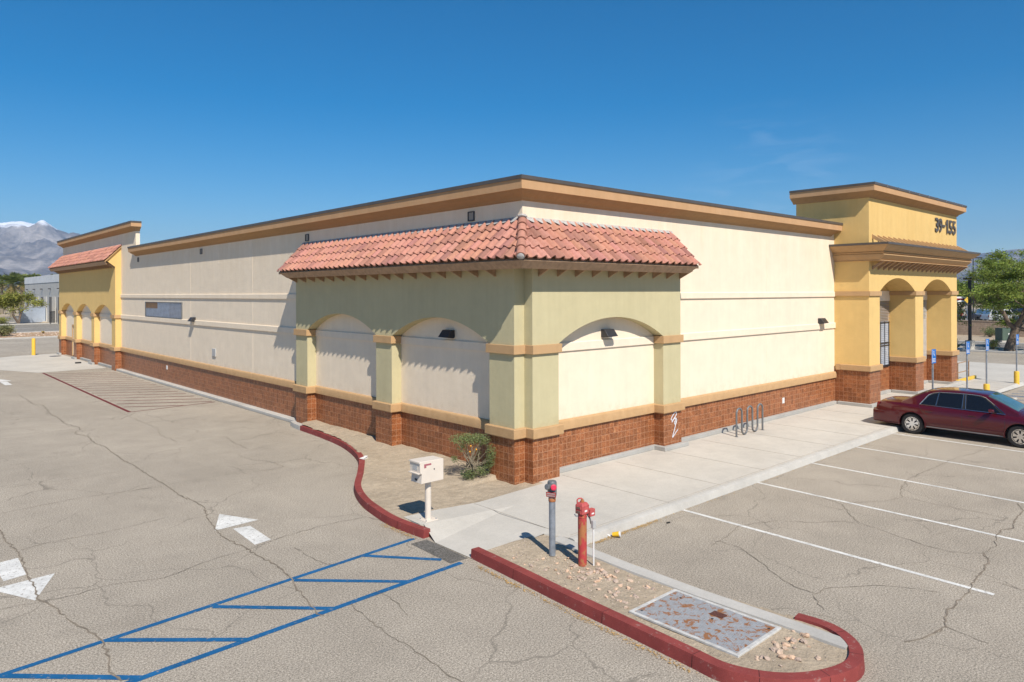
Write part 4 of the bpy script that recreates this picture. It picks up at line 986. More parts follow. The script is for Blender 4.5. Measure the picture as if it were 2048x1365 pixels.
for _ in range(420):
    x_ = rs.uniform(-3.9, .2); y_ = rs.uniform(-1.2, 9)
    if not inpoly(x_, y_, [(-.6, 9), (-1.3, 5.1), (-2.2, 3.6), (-3.0, 2.3), (-3.5, 1), (-3.65, -.4), (-.4, -.4), (-.4, 9)]): continue
    s_ = rs.uniform(.003, .011); vs = [(s_, 0, 0), (-s_*.5, s_*.9, 0), (-s_*.5, -s_*.8, 0), (0, 0, s_*1.1), (0, 0, -s_*.3)]
    mb.add([(a+x_, b+y_, c+.13+mound(x_, y_)) for a, b, c in vs], [(0, 1, 3), (1, 2, 3), (2, 0, 3), (1, 0, 4), (2, 1, 4), (0, 2, 4)], rs.choice([.7, .9, 1.2, 1.5]))
mb.build('gravel', M['rock'], kind='stuff', label='fine gravel scattered over the dirt beds')

# litter
t = MB(); t.lathe([(.038, 0), (.05, .13)], 16, Matrix.Rotation(R(80), 4, 'Y')); o = t.build('paper_cup', plain('cup_yellow', (.75, .45, .03), .5), loc=(-1.18, -3.72, .055)); o.rotation_euler = (0, 0, R(-60))
o['label'] = 'crushed yellow and white paper cup lying by the kerb'; o['category'] = 'litter'
MB().lathe([(.055, .0), (.056, .012)], 16, Matrix.Rotation(R(35), 4, 'Y')).build('cup_lid', M['white_paint'], o, loc=(-.08, .04, -.03))
MB().lathe([(.0515, .0), (.052, .02)], 16, Matrix.Translation((.13, 0, .02)) @ Matrix.Rotation(R(80), 4, 'Y')).build('cup_rim', M['white_paint'], o)
t = MB(); t.box(-.12, .12, -.07, .07, 0, .004, tf=Matrix.Rotation(R(12), 4, 'X')); t.box(-.12, .10, -.07, .02, .03, .034, tf=Matrix.Rotation(R(-10), 4, 'Y'))
o = t.build('crumpled_carton', M['white_paint'], loc=(-1.62, 4.62, .165)); o.rotation_euler = (0, 0, .5); o['label'] = 'flattened white carton lying on top of the red kerb'; o['category'] = 'litter'
o = MB().box(-.18, .18, -.08, .08, 0, .09).build('rubber_scrap', M['black'], loc=(-.95, 42.9, .006), bevel=.03); o['label'] = 'small black scrap lying on the concrete loading pad'; o['category'] = 'litter'
blob((.3, -3.95, .012), .03, 'd', M['black'], None, (2, 1, .3)).name = 'asphalt_crumb'
bpy.data.objects['asphalt_crumb']['kind'] = 'structure'

# ---------------------------------------------------------------- foliage
def leafmat(name, c, sss=.3): return tinted(name, c, .7, .25, sss, nvar=.2)
M['leaf'] = leafmat('bright_tree_leaf', (.22, .285, .065)); M['leaf2'] = leafmat('grey_green_leaf', (.25, .26, .13)); M['leaf3'] = leafmat('yellow_green_leaf', (.26, .275, .065))
M['bush'] = leafmat('bush_leaf', (.18, .225, .10)); M['palm'] = leafmat('palm_frond', (.22, .26, .085)); M['deadfrond'] = leafmat('dry_frond', (.42, .32, .13), .15)
M['bark'] = plain('grey_brown_bark', (.16, .12, .09), .95, var=.35, vs=6, bump=.02); M['bark2'] = plain('pale_bark', (.24, .20, .14), .95, var=.3, vs=8, bump=.01)
def leaves(mb, c, rad, n, size, rg, asp=.4, dark=(.55, 1.35), droop=0):
    tone = rg.uniform(*dark)
    for _ in range(n):
        while True:
            p = Vector((rg.uniform(-1, 1), rg.uniform(-1, 1), rg.uniform(-1, 1)))
            if p.length < 1: break
        p = p*(.45+.55*p.length); q = Vector((p.x*rad[0], p.y*rad[1], p.z*rad[2]))+Vector(c)
        s_ = size*rg.uniform(.5, 1.3); d = Vector((rg.gauss(0, 1), rg.gauss(0, 1), rg.gauss(0, .6)-droop)).normalized(); e = d.cross(Vector((rg.gauss(0, 1), rg.gauss(0, 1), rg.gauss(0, 1)))).normalized()
        v = tone*rg.uniform(.75, 1.25); tt = (v*rg.uniform(.9, 1.15), v, v*rg.uniform(.7, 1.1))
        mb.add([q-d*s_, q+e*s_*asp, q+d*s_, q-e*s_*asp], [(0, 1, 2, 3)], tt)
def limbs(mb, p, d, L_, r, depth, rg, tips, spread=.55, up=.15, nb=(2, 3)):
    pts = [p]; n = 4; q = p; dd = d.copy()
    for i in range(n):
        dd = (dd+Vector((rg.gauss(0, .13), rg.gauss(0, .13), rg.gauss(0, .08)+up*.12))).normalized(); q = q+dd*L_/n; pts.append(q)
    mb.tube(pts, [r*(1-.38*i/n) for i in range(n+1)], 7 if depth > 1 else 4, caps=depth > 2)
    if depth <= 2: tips.append(pts[2])
    tips.append(q) if depth <= 1 else None
    if depth > 0:
        for k_ in range(rg.randint(*nb)):
            a = rg.uniform(0, 6.28); o = dd.orthogonal().normalized(); o = (Matrix.Rotation(a, 3, dd) @ o)
            nd = (dd*(1-spread*.4)+o*spread+Vector((0, 0, up))).normalized()
            limbs(mb, q if k_ else pts[-1], nd, L_*rg.uniform(.62, .85), r*.6, depth-1, rg, tips, spread, up, nb)
def tree(name, label, cat, loc, h, trunkr, mat, bark, seed, leafn=26, lsize=.16, clump=(.75, .75, .45), trunks=1, lean=(0, 0), depth=4, spread=.6, up=.12, tl=.28, group=None, extra=0, crown=None):
    rg = random.Random(seed); t = thing(name, label, cat, loc, group=group); tb = MB(); tips = []
    for k_ in range(trunks):
        a = 6.28*k_/trunks+rg.uniform(0, 1); d = Vector((lean[0]+(.45*math.cos(a) if trunks > 1 else 0), lean[1]+(.45*math.sin(a) if trunks > 1 else 0), 1)).normalized()
        tb.tube([(0, 0, -.15), Vector((0, 0, 0))+d*.25], [trunkr*1.35, trunkr*1.1], 10)
        p0 = d*.2; q = p0; pts = [q]
        for i in range(3): q = q+(d+Vector((rg.gauss(0, .08), rg.gauss(0, .08), 0))).normalized()*h*tl/3; pts.append(q)
        tb.tube(pts, [trunkr*1.12, trunkr, trunkr*.95, trunkr*.92], 10)
        for b in range(3 if trunks == 1 else 2):
            an = 6.28*b/3+rg.uniform(-.5, .5); nd = Vector((math.cos(an)*spread*1.1, math.sin(an)*spread*1.1, .85)).normalized()
            limbs(tb, q, nd, h*.22, trunkr*.62, depth-1, rg, tips, spread, up)
    tb.build('trunk', bark, t, sharp=70)
    mb = MB(); 
    if crown: tips = [Vector(crown)+Vector((rg.gauss(0, 1)*extra, rg.gauss(0, 1)*extra, rg.gauss(0, 1)*extra*.6)) for _ in range(0)]+tips
    for p in tips:
        leaves(mb, p, [c_*rg.uniform(.6, 1.25) for c_ in clump], int(leafn*rg.uniform(.6, 1.4)), lsize, rg, .35, droop=.2)
    mb.build('crown', mat, t); return t

# bush by the corner pier
t = thing('shrub', 'scraggly green shrub with a few orange flowers beside the corner pier', 'shrub', (-.80, .98, .14), scale=1.17, rz=R(47.55-90))
rg = random.Random(5); tb = MB(); mb = MB()
clumps = [((-.12, 0, .84), (.36, .30, .12), 760), ((.16, .05, .82), (.26, .24, .13), 520), ((-.20, -.05, .68), (.13, .13, .12), 150), ((.40, -.05, .50), (.12, .13, .25), 430), ((-.05, -.1, .13), (.2, .18, .13), 330), ((.2, -.05, .2), (.2, .16, .12), 330), ((.06, .1, .55), (.2, .2, .2), 80), ((-.36, 0, .42), (.09, .09, .08), 90), ((.32, .05, .30), (.12, .12, .12), 160)]
for c, r_, n in clumps:
    leaves(mb, c, r_, int(n*1.8), .025, rg, .22, (.8, 1.25))
    for _ in range(5):
        e = Vector(c)+Vector((rg.uniform(-1, 1)*r_[0], rg.uniform(-1, 1)*r_[1], rg.uniform(-.5, 1)*r_[2])); m_ = Vector((rg.gauss(0, .05), rg.gauss(0, .05), .2+rg.uniform(0, .2)))
        tb.tube([(rg.gauss(0, .03), rg.gauss(0, .03), -.03), m_, (m_+e)/2+Vector((rg.gauss(0, .04),)*3), e], [.014, .01, .007, .003], 5)
mb.build('foliage', M['bush'], t); tb.build('stem', M['bark2'], t)
for x_, y_, z_ in ((-.02, -.22, .62), (.11, -.2, .66), (.0, -.24, .74)): blob((x_, y_, z_), .017, 'flower', plain('orange_flower', (.8, .35, .03), .6), t)

# big tree on the far kerb
def bigtree():
    t = thing('tree', 'wide bright green mesquite tree with a thick leaning trunk on the far kerb', 'tree', (53.9, 2.1, .1)); rg = random.Random(21)
    Rv = Vector((math.sin(R(47.55)), -math.cos(R(47.55)), 0)); Fv = Vector((math.cos(R(47.55)), math.sin(R(47.55)), 0)); Z = Vector((0, 0, 1))
    def pt(a, z, f=0): return Rv*a+Z*z+Fv*f
    tb = MB(); tb.tube([pt(-.1, -.2), pt(-.05, .3), pt(.25, 1.2), pt(.45, 1.75)], [.42, .33, .28, .33], 12)
    tips = []
    br = [([pt(.35, 1.7), pt(-.15, 2.1), pt(-.55, 2.9), pt(-1.0, 3.5)], .20), ([pt(.5, 1.75), pt(.7, 2.2), pt(1.0, 2.9), pt(1.35, 3.8), pt(1.3, 4.6)], .18), ([pt(.55, 1.7, .1), pt(1.4, 2.1, .6), pt(2.3, 2.9, 1.2)], .16),
          ([pt(.4, 1.8), pt(.35, 2.3, -.5), pt(.6, 3.3, -1.3), pt(.5, 4.0, -1.9)], .18), ([pt(.6, 1.7), pt(1.3, 1.5, -.3), pt(2.1, 1.55, -.5), pt(3.0, 2.1, -.6)], .17)]
    for pts, r_ in br:
        tb.tube(pts, [r_*(1-.45*i/(len(pts)-1)) for i in range(len(pts))], 9)
        d = (pts[-1]-pts[-2]).normalized()
        for k_ in range(4):
            a = rg.uniform(0, 6.28); o = Matrix.Rotation(a, 3, d) @ d.orthogonal().normalized()
            limbs(tb, pts[-1], (d*.6+o*.75+Vector((0, 0, .12))).normalized(), 1.45, r_*.42, 3, rg, tips, .62, .04)
    tb.build('trunk', M['bark'], t, sharp=70)
    mb = MB()
    for p in tips: leaves(mb, p, (.74*rg.uniform(.5, 1.3), .74*rg.uniform(.5, 1.3), .30*rg.uniform(.6, 1.3)), int(48*rg.uniform(.4, 1.5)), .10, rg, .32, (.65, 1.3), .15)
    mb.build('crown', M['leaf'], t)
bigtree()

# ---------------------------------------------------------------- accessible parking signs and bollards on the right
def accsign(loc, h, label, bol=True, base_z=0, rz=0):
    t = thing('parking_sign_post', label, 'sign', loc, rz, 'blue accessible parking signs')
    if bol:
        MB().lathe([(.115, 0), (.115, .70), (.10, .735), (.05, .745)], 20).build('bollard_base', M['yellow_paint'], t)
        MB().lathe([(.032, .7), (.032, h)], 12).build('post', M['galv'], t)
    else: MB().box(-.03, .03, -.02, .02, 0, h).build('post', M['galv'], t)
    s_ = MB().box(-.155, .155, -.045, -.035, h-.50, h).build('sign_plate', M['bluesign'], t, bevel=.004)
    m = MB(); m.box(-.14, -.125, -.0475, -.0455, h-.48, h-.02)
    m.lathe([(.022, 0), (.022, .002)], 12, Matrix.Translation((-.01, -.0455, h-.08)) @ Matrix.Rotation(R(90), 4, 'X'))
    m.box(-.022, .008, -.0475, -.0455, h-.20, h-.11); m.box(-.0, .06, -.0475, -.0455, h-.215, h-.195); m.box(.05, .065, -.0475, -.0455, h-.25, h-.21); m.build('wheelchair_symbol', M['white_paint'], s_)
    m = MB(); 
    for i in range(3): m.box(-.11, .11, -.0475, -.0455, h-.35-i*.05, h-.33-i*.05)
    m.build('sign_text', M['white_paint'], s_)
    return t
accsign((20.95, -3.72, .0), 2.65, 'blue accessible parking sign in a short yellow bollard just behind the maroon car roof', rz=R(-7))
accsign((23.43, -3.78, .0), 2.65, 'blue accessible parking sign in a yellow bollard, middle of the three past the tower', rz=R(-7))
accsign((30.05, -3.42, 0), 2.55, 'blue accessible parking sign in a yellow bollard at the far right edge', rz=R(-7))
accsign((16.25, -3.91, 0), 2.62, 'blue accessible parking sign on a plain steel post in front of the tower', False, rz=R(-7))
o = MB().box(-.9, .9, -.08, .08, 0, .11).build('wheel_stop', M['kerb'], loc=(23.9, -4.5, 0), bevel=.03); o['label'] = 'white concrete wheel stop behind the maroon car'; o['category'] = 'wheel stop'
o.scale.x = 1
t = thing('handrail', 'brown steel handrail beside the yellow kerb past the tower', 'handrail', (28.9, -1.2, .15))
for x_ in (0, 1.8): MB().box(x_-.025, x_+.025, -.025, .025, 0, .92).build('post', M['wood'], t)
for z_ in (.42, .90): MB().box(.026, 1.774, -.02, .02, z_-.02, z_+.02).build('rail', M['wood'], t)
k = MB(); k.box(28.0, 31.0, -1.48, -1.34, .15, .30); k.build('yellow_kerb', M['yellow_paint'], bevel=.02, kind='structure')
k = MB(); k.box(23.6, 28.0, -1.78, -1.6, .15, .30); k.build('ramp_side_kerb', M['kerb'], bevel=.02, kind='structure')

def bollard(loc, label):
    t = thing('bollard', label, 'bollard', loc); MB().lathe([(.13, 0), (.13, 1.22), (.115, 1.27), (.07, 1.30), (.02, 1.31)], 20).build('post', M['yellow_paint'], t); MB().lathe([(.18, -.0), (.18, .012)], 20).build('base_ring', M['kerb'], t)
bollard((-2.0, 52.86, .005), 'yellow steel bollard at the edge of the concrete pad by the far pavilion')
o = MB().lathe([(.38, 0), (.38, .012)], 28).build('manhole_cover', M['dark_metal'], loc=(-.95, 50.6, .005)); o['label'] = 'round dark manhole cover in the concrete pad'; o['category'] = 'manhole cover'

# parking lot lamps
def at(u, d, z=.42):
    th = R(47.55); F_ = Vector((math.cos(th), math.sin(th))); R_ = Vector((math.sin(th), -math.cos(th))); p = Vector((-11.69, -12.4))+F_*d+R_*(u-1024)/1419*d; return (p.x, p.y, z)
def lamp(loc, label, h, arm, r_=.07):
    t = thing('street_lamp', label, 'street lamp', loc, 0, 'lamp posts beyond the lot')
    bp = MB().lathe([(.33, 0), (.33, .76), (.30, .80)], 20).build('concrete_base', M['concrete'], t)
    MB().box(-r_, r_, -r_, r_, .80, h).build('pole', M['dark_metal'], t); MB().box(-.14, .14, -.14, .14, .80, .84).build('base_plate', M['dark_metal'], t)
    MB().box(-arm, arm, -.2, .2, h, h+.16, tf=Matrix.Rotation(R(-42), 4, 'Z')).build('lamp_head', M['dark_metal'], t)
    MB().box(-arm+.05, arm-.05, -.17, .17, h-.02, h-.001, tf=Matrix.Rotation(R(-42), 4, 'Z')).build('lens', M['white_paint'], t)
lamp((52.8, 4.54, 0), 'dark square parking lot lamp on a round concrete base', 5.6, .42, .10)
t = thing('street_lamp', 'tall slim street lamp with a single arm behind the square lamp', 'street lamp', at(1946.5, 82, 1.3), 0, 'lamp posts beyond the lot')
MB().tube([(0, 0, 0), (0, 0, 7.2)], [.07, .05], 8).build('pole', M['dark_metal'], t); MB().box(-.05, 1.0, -.12, .12, 7.2, 7.32, tf=Matrix.Rotation(R(-42), 4, 'Z')).build('lamp_head', M['dark_metal'], t)

# block wall, transformer, shrubs on the right
M['block'] = None
def blockmat():
    t = NT('split_face_block'); uv = t.coord('UV'); b = t.n('TexBrick'); b.inputs['Scale'].default_value = 1; b.inputs['Brick Width'].default_value = .4; b.inputs['Row Height'].default_value = .2; b.inputs['Mortar Size'].default_value = .01
    b.inputs['Color1'].default_value = (.40, .30, .22, 1); b.inputs['Color2'].default_value = (.34, .25, .18, 1); b.inputs['Mortar'].default_value = (.26, .20, .15, 1); t.l(uv, b.inputs['Vector'])
    t.base(t.mix(1, b.outputs['Color'], t.ramp(t.noise(uv, 4, 6, .7), [(.3, .8), (.7, 1.15)]), 'MULTIPLY')); t.bump(t.noise(uv, 14, 5, .8), .04, 1); return t.set(.95)
M['block'] = blockmat()
t = thing('block_wall', 'tan split-face block wall across the street', 'wall', (75, 6, 0)); MB().box(0, .25, -70, 60, -.03, 1.52).build('wall', M['block'], t); MB().box(-.04, .29, -70, 60, 1.523, 1.6).build('cap', plain('wall_cap', (.42, .33, .25), .9), t)
t = thing('transformer_box', 'green steel utility transformer cabinet behind the leaning tree', 'utility cabinet', (66.0, 5.15, .1), R(-42)); MB().box(-.65, .65, -.5, .5, .06, 1.15).build('cabinet', plain('utility_green', (.09, .13, .10), .6, .1), t, bevel=.03)
MB().box(-.75, .75, -.6, .6, -.1, .058).build('pad', M['kerb'], t); MB().box(-.1, .18, -.504, -.5005, .6, .74).build('warning_label', M['white_paint'], t); MB().box(-.66, .66, -.51, .51, 1.152, 1.19).build('lid', plain('utility_green_lid', (.08, .115, .09), .6), t)
sheet('verge', [(63.2, -80), (75, -80), (75, 70), (63.2, 70)], .03, M['dirt']); sheet('kerb_island', [(51.9, -80), (55.2, -80), (55.2, 70), (51.9, 70)], .06, M['concrete'])
def shrub(loc, r_, h_, label, mat, seed, n=900, size=.05, kind='shrub', cat='shrub'):
    rg = random.Random(seed); t = thing(kind, label, cat, loc); mb = MB(); tb = MB()
    for k_ in range(max(5, int(n/60))):
        a = rg.uniform(0, 6.28); rr = r_*rg.uniform(0, .8); c = (rr*math.cos(a), rr*math.sin(a), h_*rg.uniform(.25, .8)); leaves(mb, c, (r_*.35, r_*.35, h_*.28), 60, size, rg, .3, (.6, 1.3)); tb.tube([(0, 0, -.05), (c[0]*.5, c[1]*.5, c[2]*.6), c], [.02, .012, .005], 4)
    mb.build('foliage', mat, t); tb.build('stem', M['bark'], t)
shrub((72.6, 8.0, 0), 1.0, 1.15, 'rounded green shrub at the foot of the tan block wall', M['bush'], 31, 1500, .07)
shrub((54.3, 3.35, .05), .75, .85, 'low dark green shrub on the kerb strip beside the leaning tree', M['palm'], 32, 1300, .06)
t = thing('agave', 'dark spiky agave on the kerb strip beside the lamp base', 'agave', (51.75, 5.3, .1)); rg = random.Random(2); mb = MB()
for i in range(16):
    a = 6.28*i/16; e = rg.uniform(.4, 1.3); d = Vector((math.cos(a)*math.cos(e), math.sin(a)*math.cos(e), math.sin(e))); sd = Vector((-math.sin(a), math.cos(a), 0)); L_ = rg.uniform(.8, 1.15)
    mb.add([sd*.06, -sd*.06, d*L_*.5-sd*.07, d*L_, d*L_*.5+sd*.07, d*L_*.5-Vector((0, 0, .04))], [(0, 1, 5), (1, 2, 5), (2, 3, 5), (3, 4, 5), (4, 0, 5)], rg.uniform(.5, .8))
mb.build('leaves', M['palm'], t)

# background trees beyond the wall (right)
bgt = [(at(1968, 140)[0]-6, at(1968, 140)[1], 6.2, 1), (at(1921, 122)[0]-6, at(1921, 122)[1], 6.4, 2), (126, 17, 5.4, 3), (108, 13, 4.6, 4), (132, 30, 6.8, 5), (120, 9.5, 5.2, 6), (140, 14, 6.6, 7), (98, 5.5, 4.2, 8), (134, 22, 6.6, 9), (126, 4, 6.2, 10), (at(1938, 138)[0]-6, at(1938, 138)[1], 6.6, 11), (146, 3, 7, 12)]
nm = ['bushy', 'round', 'broad', 'low', 'tall', 'loose', 'spreading', 'small', 'leafy', 'full', 'distant', 'wide']
for (x_, y_, h_, sd_) in bgt:
    tree('tree', '%s green tree beyond the tan block wall, %s' % (nm[sd_-1], ['behind the white car', 'nearest the tower', 'above the white cars', 'right of the street lamp', 'highest behind the lamp', 'behind the blue car', 'behind the diamond sign', 'close behind the wall cap', 'between lamp and diamond sign', 'behind the leaning tree trunk', 'left of the street lamp top', 'at the right edge'][sd_-1]), 'tree', (x_+6, y_, .4), h_*1.35, .18, M['leaf'] if sd_ % 3 else M['leaf2'], M['bark'], 100+sd_, 60, .3, (1.5, 1.5, 1.1), depth=3, tl=.14, group='trees beyond the block wall')
# ---------------------------------------------------------------- cars
def loft(mb, rings, smooth=True, caps=True):
    n = len(rings[0]); vs = [p for g in rings for p in g]; fs = []
    for i in range(len(rings)-1):
        for k_ in range(n): fs.append((i*n+k_, i*n+(k_+1) % n, (i+1)*n+(k_+1) % n, (i+1)*n+k_))
    if caps: fs += [list(range(n-1, -1, -1)), [(len(rings)-1)*n+k_ for k_ in range(n)]]
    mb.add(vs, fs, 1, smooth)
def ip(T, s_):
    for (a, va), (b, vb) in zip(T, T[1:]):
        if s_ <= b:
            t_ = (s_-a)/(b-a); t_ = t_*t_*(3-2*t_) if False else t_; return va+(vb-va)*t_
    return T[-1][1]
def wheel(parent, x, y, r_=.335, side=-1, near=True):
    T = Matrix.Translation((x, y, r_)) @ Matrix.Rotation(R(90), 4, 'Y')
    w_ = thing_part('wheel', parent)
    MB().lathe([(r_*.66, -.11), (r_*.9, -.115), (r_*.985, -.09), (r_, -.05), (r_, .05), (r_*.985, .09), (r_*.9, .115), (r_*.66, .11)], 40, T, caps=False).build('tyre', M['rubber'], w_, sharp=40)
    MB().lathe([(r_*.655, -.085), (r_*.655, .085)], 32, T).build('wheel_disc', M['black'], w_)
    m = MB(); zf = .1*side if side > 0 else -.1
    for z0, z1 in ((-.108, -.088), (.088, .108)):
        for k_ in range(7):
            a = 2*math.pi*k_/7; A = Matrix.Rotation(a, 4, 'Z'); ri, ro = .055, r_*.60
            P = [(ri, -.022), (ri+.06, -.03), (ro, -.068), (ro, .068), (ri+.06, .03), (ri, .022)]
            m.extrude(P, lambda p: T @ A @ Vector((p[0], p[1], z0)), lambda p: T @ A @ Vector((p[0], p[1], z1)))
        m.lathe([(.0, z0-.004), (.075, z0-.004), (.075, z1+.004), (.0, z1+.004)], 20, T)
        vs = [T @ Vector((rr*math.cos(2*math.pi*j/36), rr*math.sin(2*math.pi*j/36), zz)) for rr, zz in ((r_*.56, z0), (r_*.67, z0), (r_*.67, z1), (r_*.56, z1)) for j in range(36)]
        m.add(vs, [(i*36+j, i*36+(j+1) % 36, ((i+1) % 4)*36+(j+1) % 36, ((i+1) % 4)*36+j) for i in range(4) for j in range(36)], 1, True)
    fixn(m.build('rim', M['chrome'], w_, sharp=40))
def thing_part(name, parent):
    o = bpy.data.objects.new(name, None); COL.objects.link(o); o.parent = parent; o.empty_display_size = .1; return o
def sedan(loc, rz, label):
    t = thing('car', label, 'car', loc, rz)
    # local frame: y forward from the rear bumper (0) to the front (5.25), x across
    HW = [(0, .62), (.05, .76), (.15, .85), (.45, .915), (1.2, .94), (2.6, .945), (4.2, .94), (4.75, .90), (5.05, .80), (5.2, .66), (5.25, .55)]
    ZB = [(0, .42), (.1, .30), (.5, .24), (4.7, .22), (5.1, .26), (5.25, .36)]
    ZS = [(0, .66), (.04, .70), (.10, .88), (.2, .955), (.6, .965), (1.6, .965), (3.6, .93), (4.4, .87), (4.9, .79), (5.15, .68), (5.25, .56)]
    ZT = [(0, .68), (.04, .74), (.10, .93), (.2, 1.0), (.5, 1.035), (.95, 1.05), (4.0, 1.03), (4.6, .96), (5.0, .85), (5.18, .72), (5.25, .60)]
    st = [0, .02, .05, .09, .14, .2, .3, .45, .65, .85, 1.05, 1.3, 1.6, 1.9, 2.3, 2.7, 3.1, 3.5, 3.9, 4.2, 4.5, 4.75, 4.92, 5.05, 5.13, 5.19, 5.23, 5.25]
    rings = []
    for s_ in st:
        w_, zb, zs, zt = ip(HW, s_), ip(ZB, s_), ip(ZS, s_), ip(ZT, s_); m = lambda f: zb+(zs-zb)*f
        half = [(.0, zb), (.70*w_, zb), (.93*w_, zb+.03), (.985*w_, m(.22)), (w_, m(.45)), (.995*w_, m(.62)), (.985*w_, m(.80)), (.955*w_, m(.93)), (.90*w_, zs), (.7*w_, zs+(zt-zs)*.55), (.4*w_, zs+(zt-zs)*.9), (0, zt)]
        rings.append([(x_, s_, z_) for x_, z_ in half]+[(-x_, s_, z_) for x_, z_ in half[-2:0:-1]])
    mb = MB(); loft(mb, rings); body = fixn(mb.build('body', M['maroon'], t, sharp=50))
    ry, fy = 1.23, 4.17
    cut = MB()
    for y_ in (ry, fy):
        for sx_ in (-1, 1): cut.lathe([(.385, -.28), (.385, .28)], 40, Matrix.Translation((sx_*.93, y_, .335)) @ Matrix.Rotation(R(90), 4, 'Y'))
    co = fixn(cut.build('cutter', M['black']))
    co.parent = t
    bo = body.modifiers.new('b', 'BOOLEAN'); bo.object = co; bo.solver = 'EXACT'
    dg = bpy.context.evaluated_depsgraph_get(); dg.update(); me = bpy.data.meshes.new_from_object(body.evaluated_get(dg)); body.modifiers.clear(); body.data = me; me.materials.clear(); me.materials.append(M['maroon']); me.set_sharp_from_angle(angle=R(40))
    bpy.data.objects.remove(co)
    for y_ in (ry, fy):
        for sx_ in (-1, 1):
            MB().lathe([(.384, -.10), (.384, .02)], 32, Matrix.Translation((sx_*.72, y_, .335)) @ Matrix.Rotation(R(90), 4, 'Y')).build('wheel_well', M['black'], t)
            wheel(t, sx_*.81, y_)
            vs, fs_ = [], []
            n = 20
            for j in range(n+1):
                a = math.pi*(-.05+1.1*j/n); c_, s2 = math.cos(a), math.sin(a)
                for rr, xx in ((.385, .952), (.41, .950), (.41, .925), (.385, .925)): vs.append((sx_*xx, y_+rr*c_, .335+rr*s2))
            fs_ = [(4*j+q, 4*j+(q+1) % 4, 4*j+4+(q+1) % 4, 4*j+4+q) for j in range(n) for q in range(4)]
            m = MB(); m.add(vs, fs_, 1, True); fixn(m.build('wheel_arch_lip', M['maroon'], t, sharp=50))
    # greenhouse
    gs = [(.86, 1.045, .60, .80), (1.0, 1.12, .60, .84), (1.25, 1.26, .605, .86), (1.5, 1.385, .61, .865), (1.7, 1.45, .615, .865), (1.95, 1.485, .62, .865), (2.4, 1.505, .625, .865), (2.9, 1.50, .625, .865), (3.25, 1.465, .62, .86), (3.5, 1.36, .62, .855), (3.8, 1.205, .64, .85), (4.12, 1.035, .68, .84)]
    rings = []
    for s_, z_, wt, wb in gs:
        zb = ip(ZS, s_)-.03; zz = z_-.055; zz = max(zz, zb+.03)
        # the side follows one tumblehome plane
        wside = lambda zq: wb-(zq-.94)*.45 if zq > .94 else wb
        half = [(0, zb), (wb, zb), (wside(zb+(zz-zb)*.5), zb+(zz-zb)*.5), (wside(zz), zz), (wside(zz)-.05, zz+.03), (wside(zz)*.7, z_-.008), (wside(zz)*.35, z_-.001), (0, z_)]
        rings.append([(x_, s_, q) for x_, q in half]+[(-x_, s_, q) for x_, q in half[-2:0:-1]])
    mb = MB(); loft(mb, rings); fixn(mb.build('roof', M['maroon'], t, sharp=45))
    for sx_ in (-1, 1):
        def F(p, o): y_, z_ = p; return (sx_*(.865-(z_-.94)*.45+o), y_, z_)
        wins = [('window', [(1.47, 1.005), (1.88, 1.0), (1.93, 1.375), (1.80, 1.34), (1.70, 1.28)]), ('window', [(1.94, 1.0), (2.62, .99), (2.62, 1.405), (1.98, 1.388)]), ('window', [(2.76, .985), (3.66, .965), (3.46, 1.16), (3.22, 1.34), (3.10, 1.38), (2.9, 1.402), (2.74, 1.405)])]
        pl_ = MB(); pl_.extrude([(1.44, .985), (3.80, .945), (3.50, 1.18), (3.24, 1.375), (3.12, 1.41), (2.9, 1.428), (2.5, 1.43), (1.95, 1.412), (1.78, 1.368), (1.66, 1.30)], lambda p: F(p, .001), lambda p: F(p, .006)); fixn(pl_.build('pillar_trim', M['black'], t))
        for nm_, P in wins:
            g = MB(); g.extrude(P, lambda p: F(p, .004), lambda p: F(p, .010)); fixn(g.build(nm_, M['glass_dark'], t))
        P = [(1.44, .985), (1.66, 1.30), (1.78, 1.368), (1.95, 1.412), (2.5, 1.43), (2.9, 1.428), (3.12, 1.41), (3.24, 1.375), (3.50, 1.18), (3.80, .945), (1.44, .985)]
        MB().tube([F(p, .008) for p in P], .0085, 6).build('window_chrome', M['chrome'], t)
        for a, b in (((1.905, 1.0), (1.955, 1.385)), ((2.64, .99), (2.64, 1.41)), ((2.74, .985), (2.70, 1.41))): MB().tube([F(a, .010), F(b, .010)], .008, 6).build('pillar_chrome', M['chrome'], t)
        def G(y_, z_, o=0):
            s_ = y_; w_, zb, zs = ip(HW, s_), ip(ZB, s_), ip(ZS, s_); f = (z_-zb)/(zs-zb)
            return (sx_*(w_*ip([(0, .93), (.1, .955), (.22, .985), (.45, 1), (.62, .995), (.8, .985), (.93, .955), (1, .90)], f)+o), y_, z_)
        def line(pts, r_, nm_, mat_):
            P = []
            for (a, b) in zip(pts, pts[1:]):
                for j in range(6): P.append(G(a[0]+(b[0]-a[0])*j/6, a[1]+(b[1]-a[1])*j/6, .001))
            P.append(G(*pts[-1], .001)); MB().tube(P, r_, 5).build(nm_, mat_, t)
        line([(2.66, .95), (2.66, .34)], .004, 'door_gap', M['black']); line([(3.78, .92), (3.80, .36)], .004, 'door_gap', M['black']); line([(1.42, .95), (1.50, .82), (1.66, .62)], .004, 'door_gap', M['black'])
        line([(1.64, .30), (3.74, .28)], .018, 'rocker_trim', plain('silver_trim', (.3, .28, .27), .4, .6)); line([(1.66, .44), (3.74, .43)], .007, 'side_moulding', M['maroon'])
        for y_ in (1.62, 2.83):
            h_ = MB(); a = G(y_, .80, 0); h_.box(a[0]-.012, a[0]+.012, y_, y_+.22, .785, .82); hh_ = h_.build('door_handle', M['maroon'], t, bevel=.006); q = MB(); q.box(a[0]-.003, a[0]+.003, y_+.01, y_+.17, .765, .783); q.build('handle_recess', M['black'], hh_)
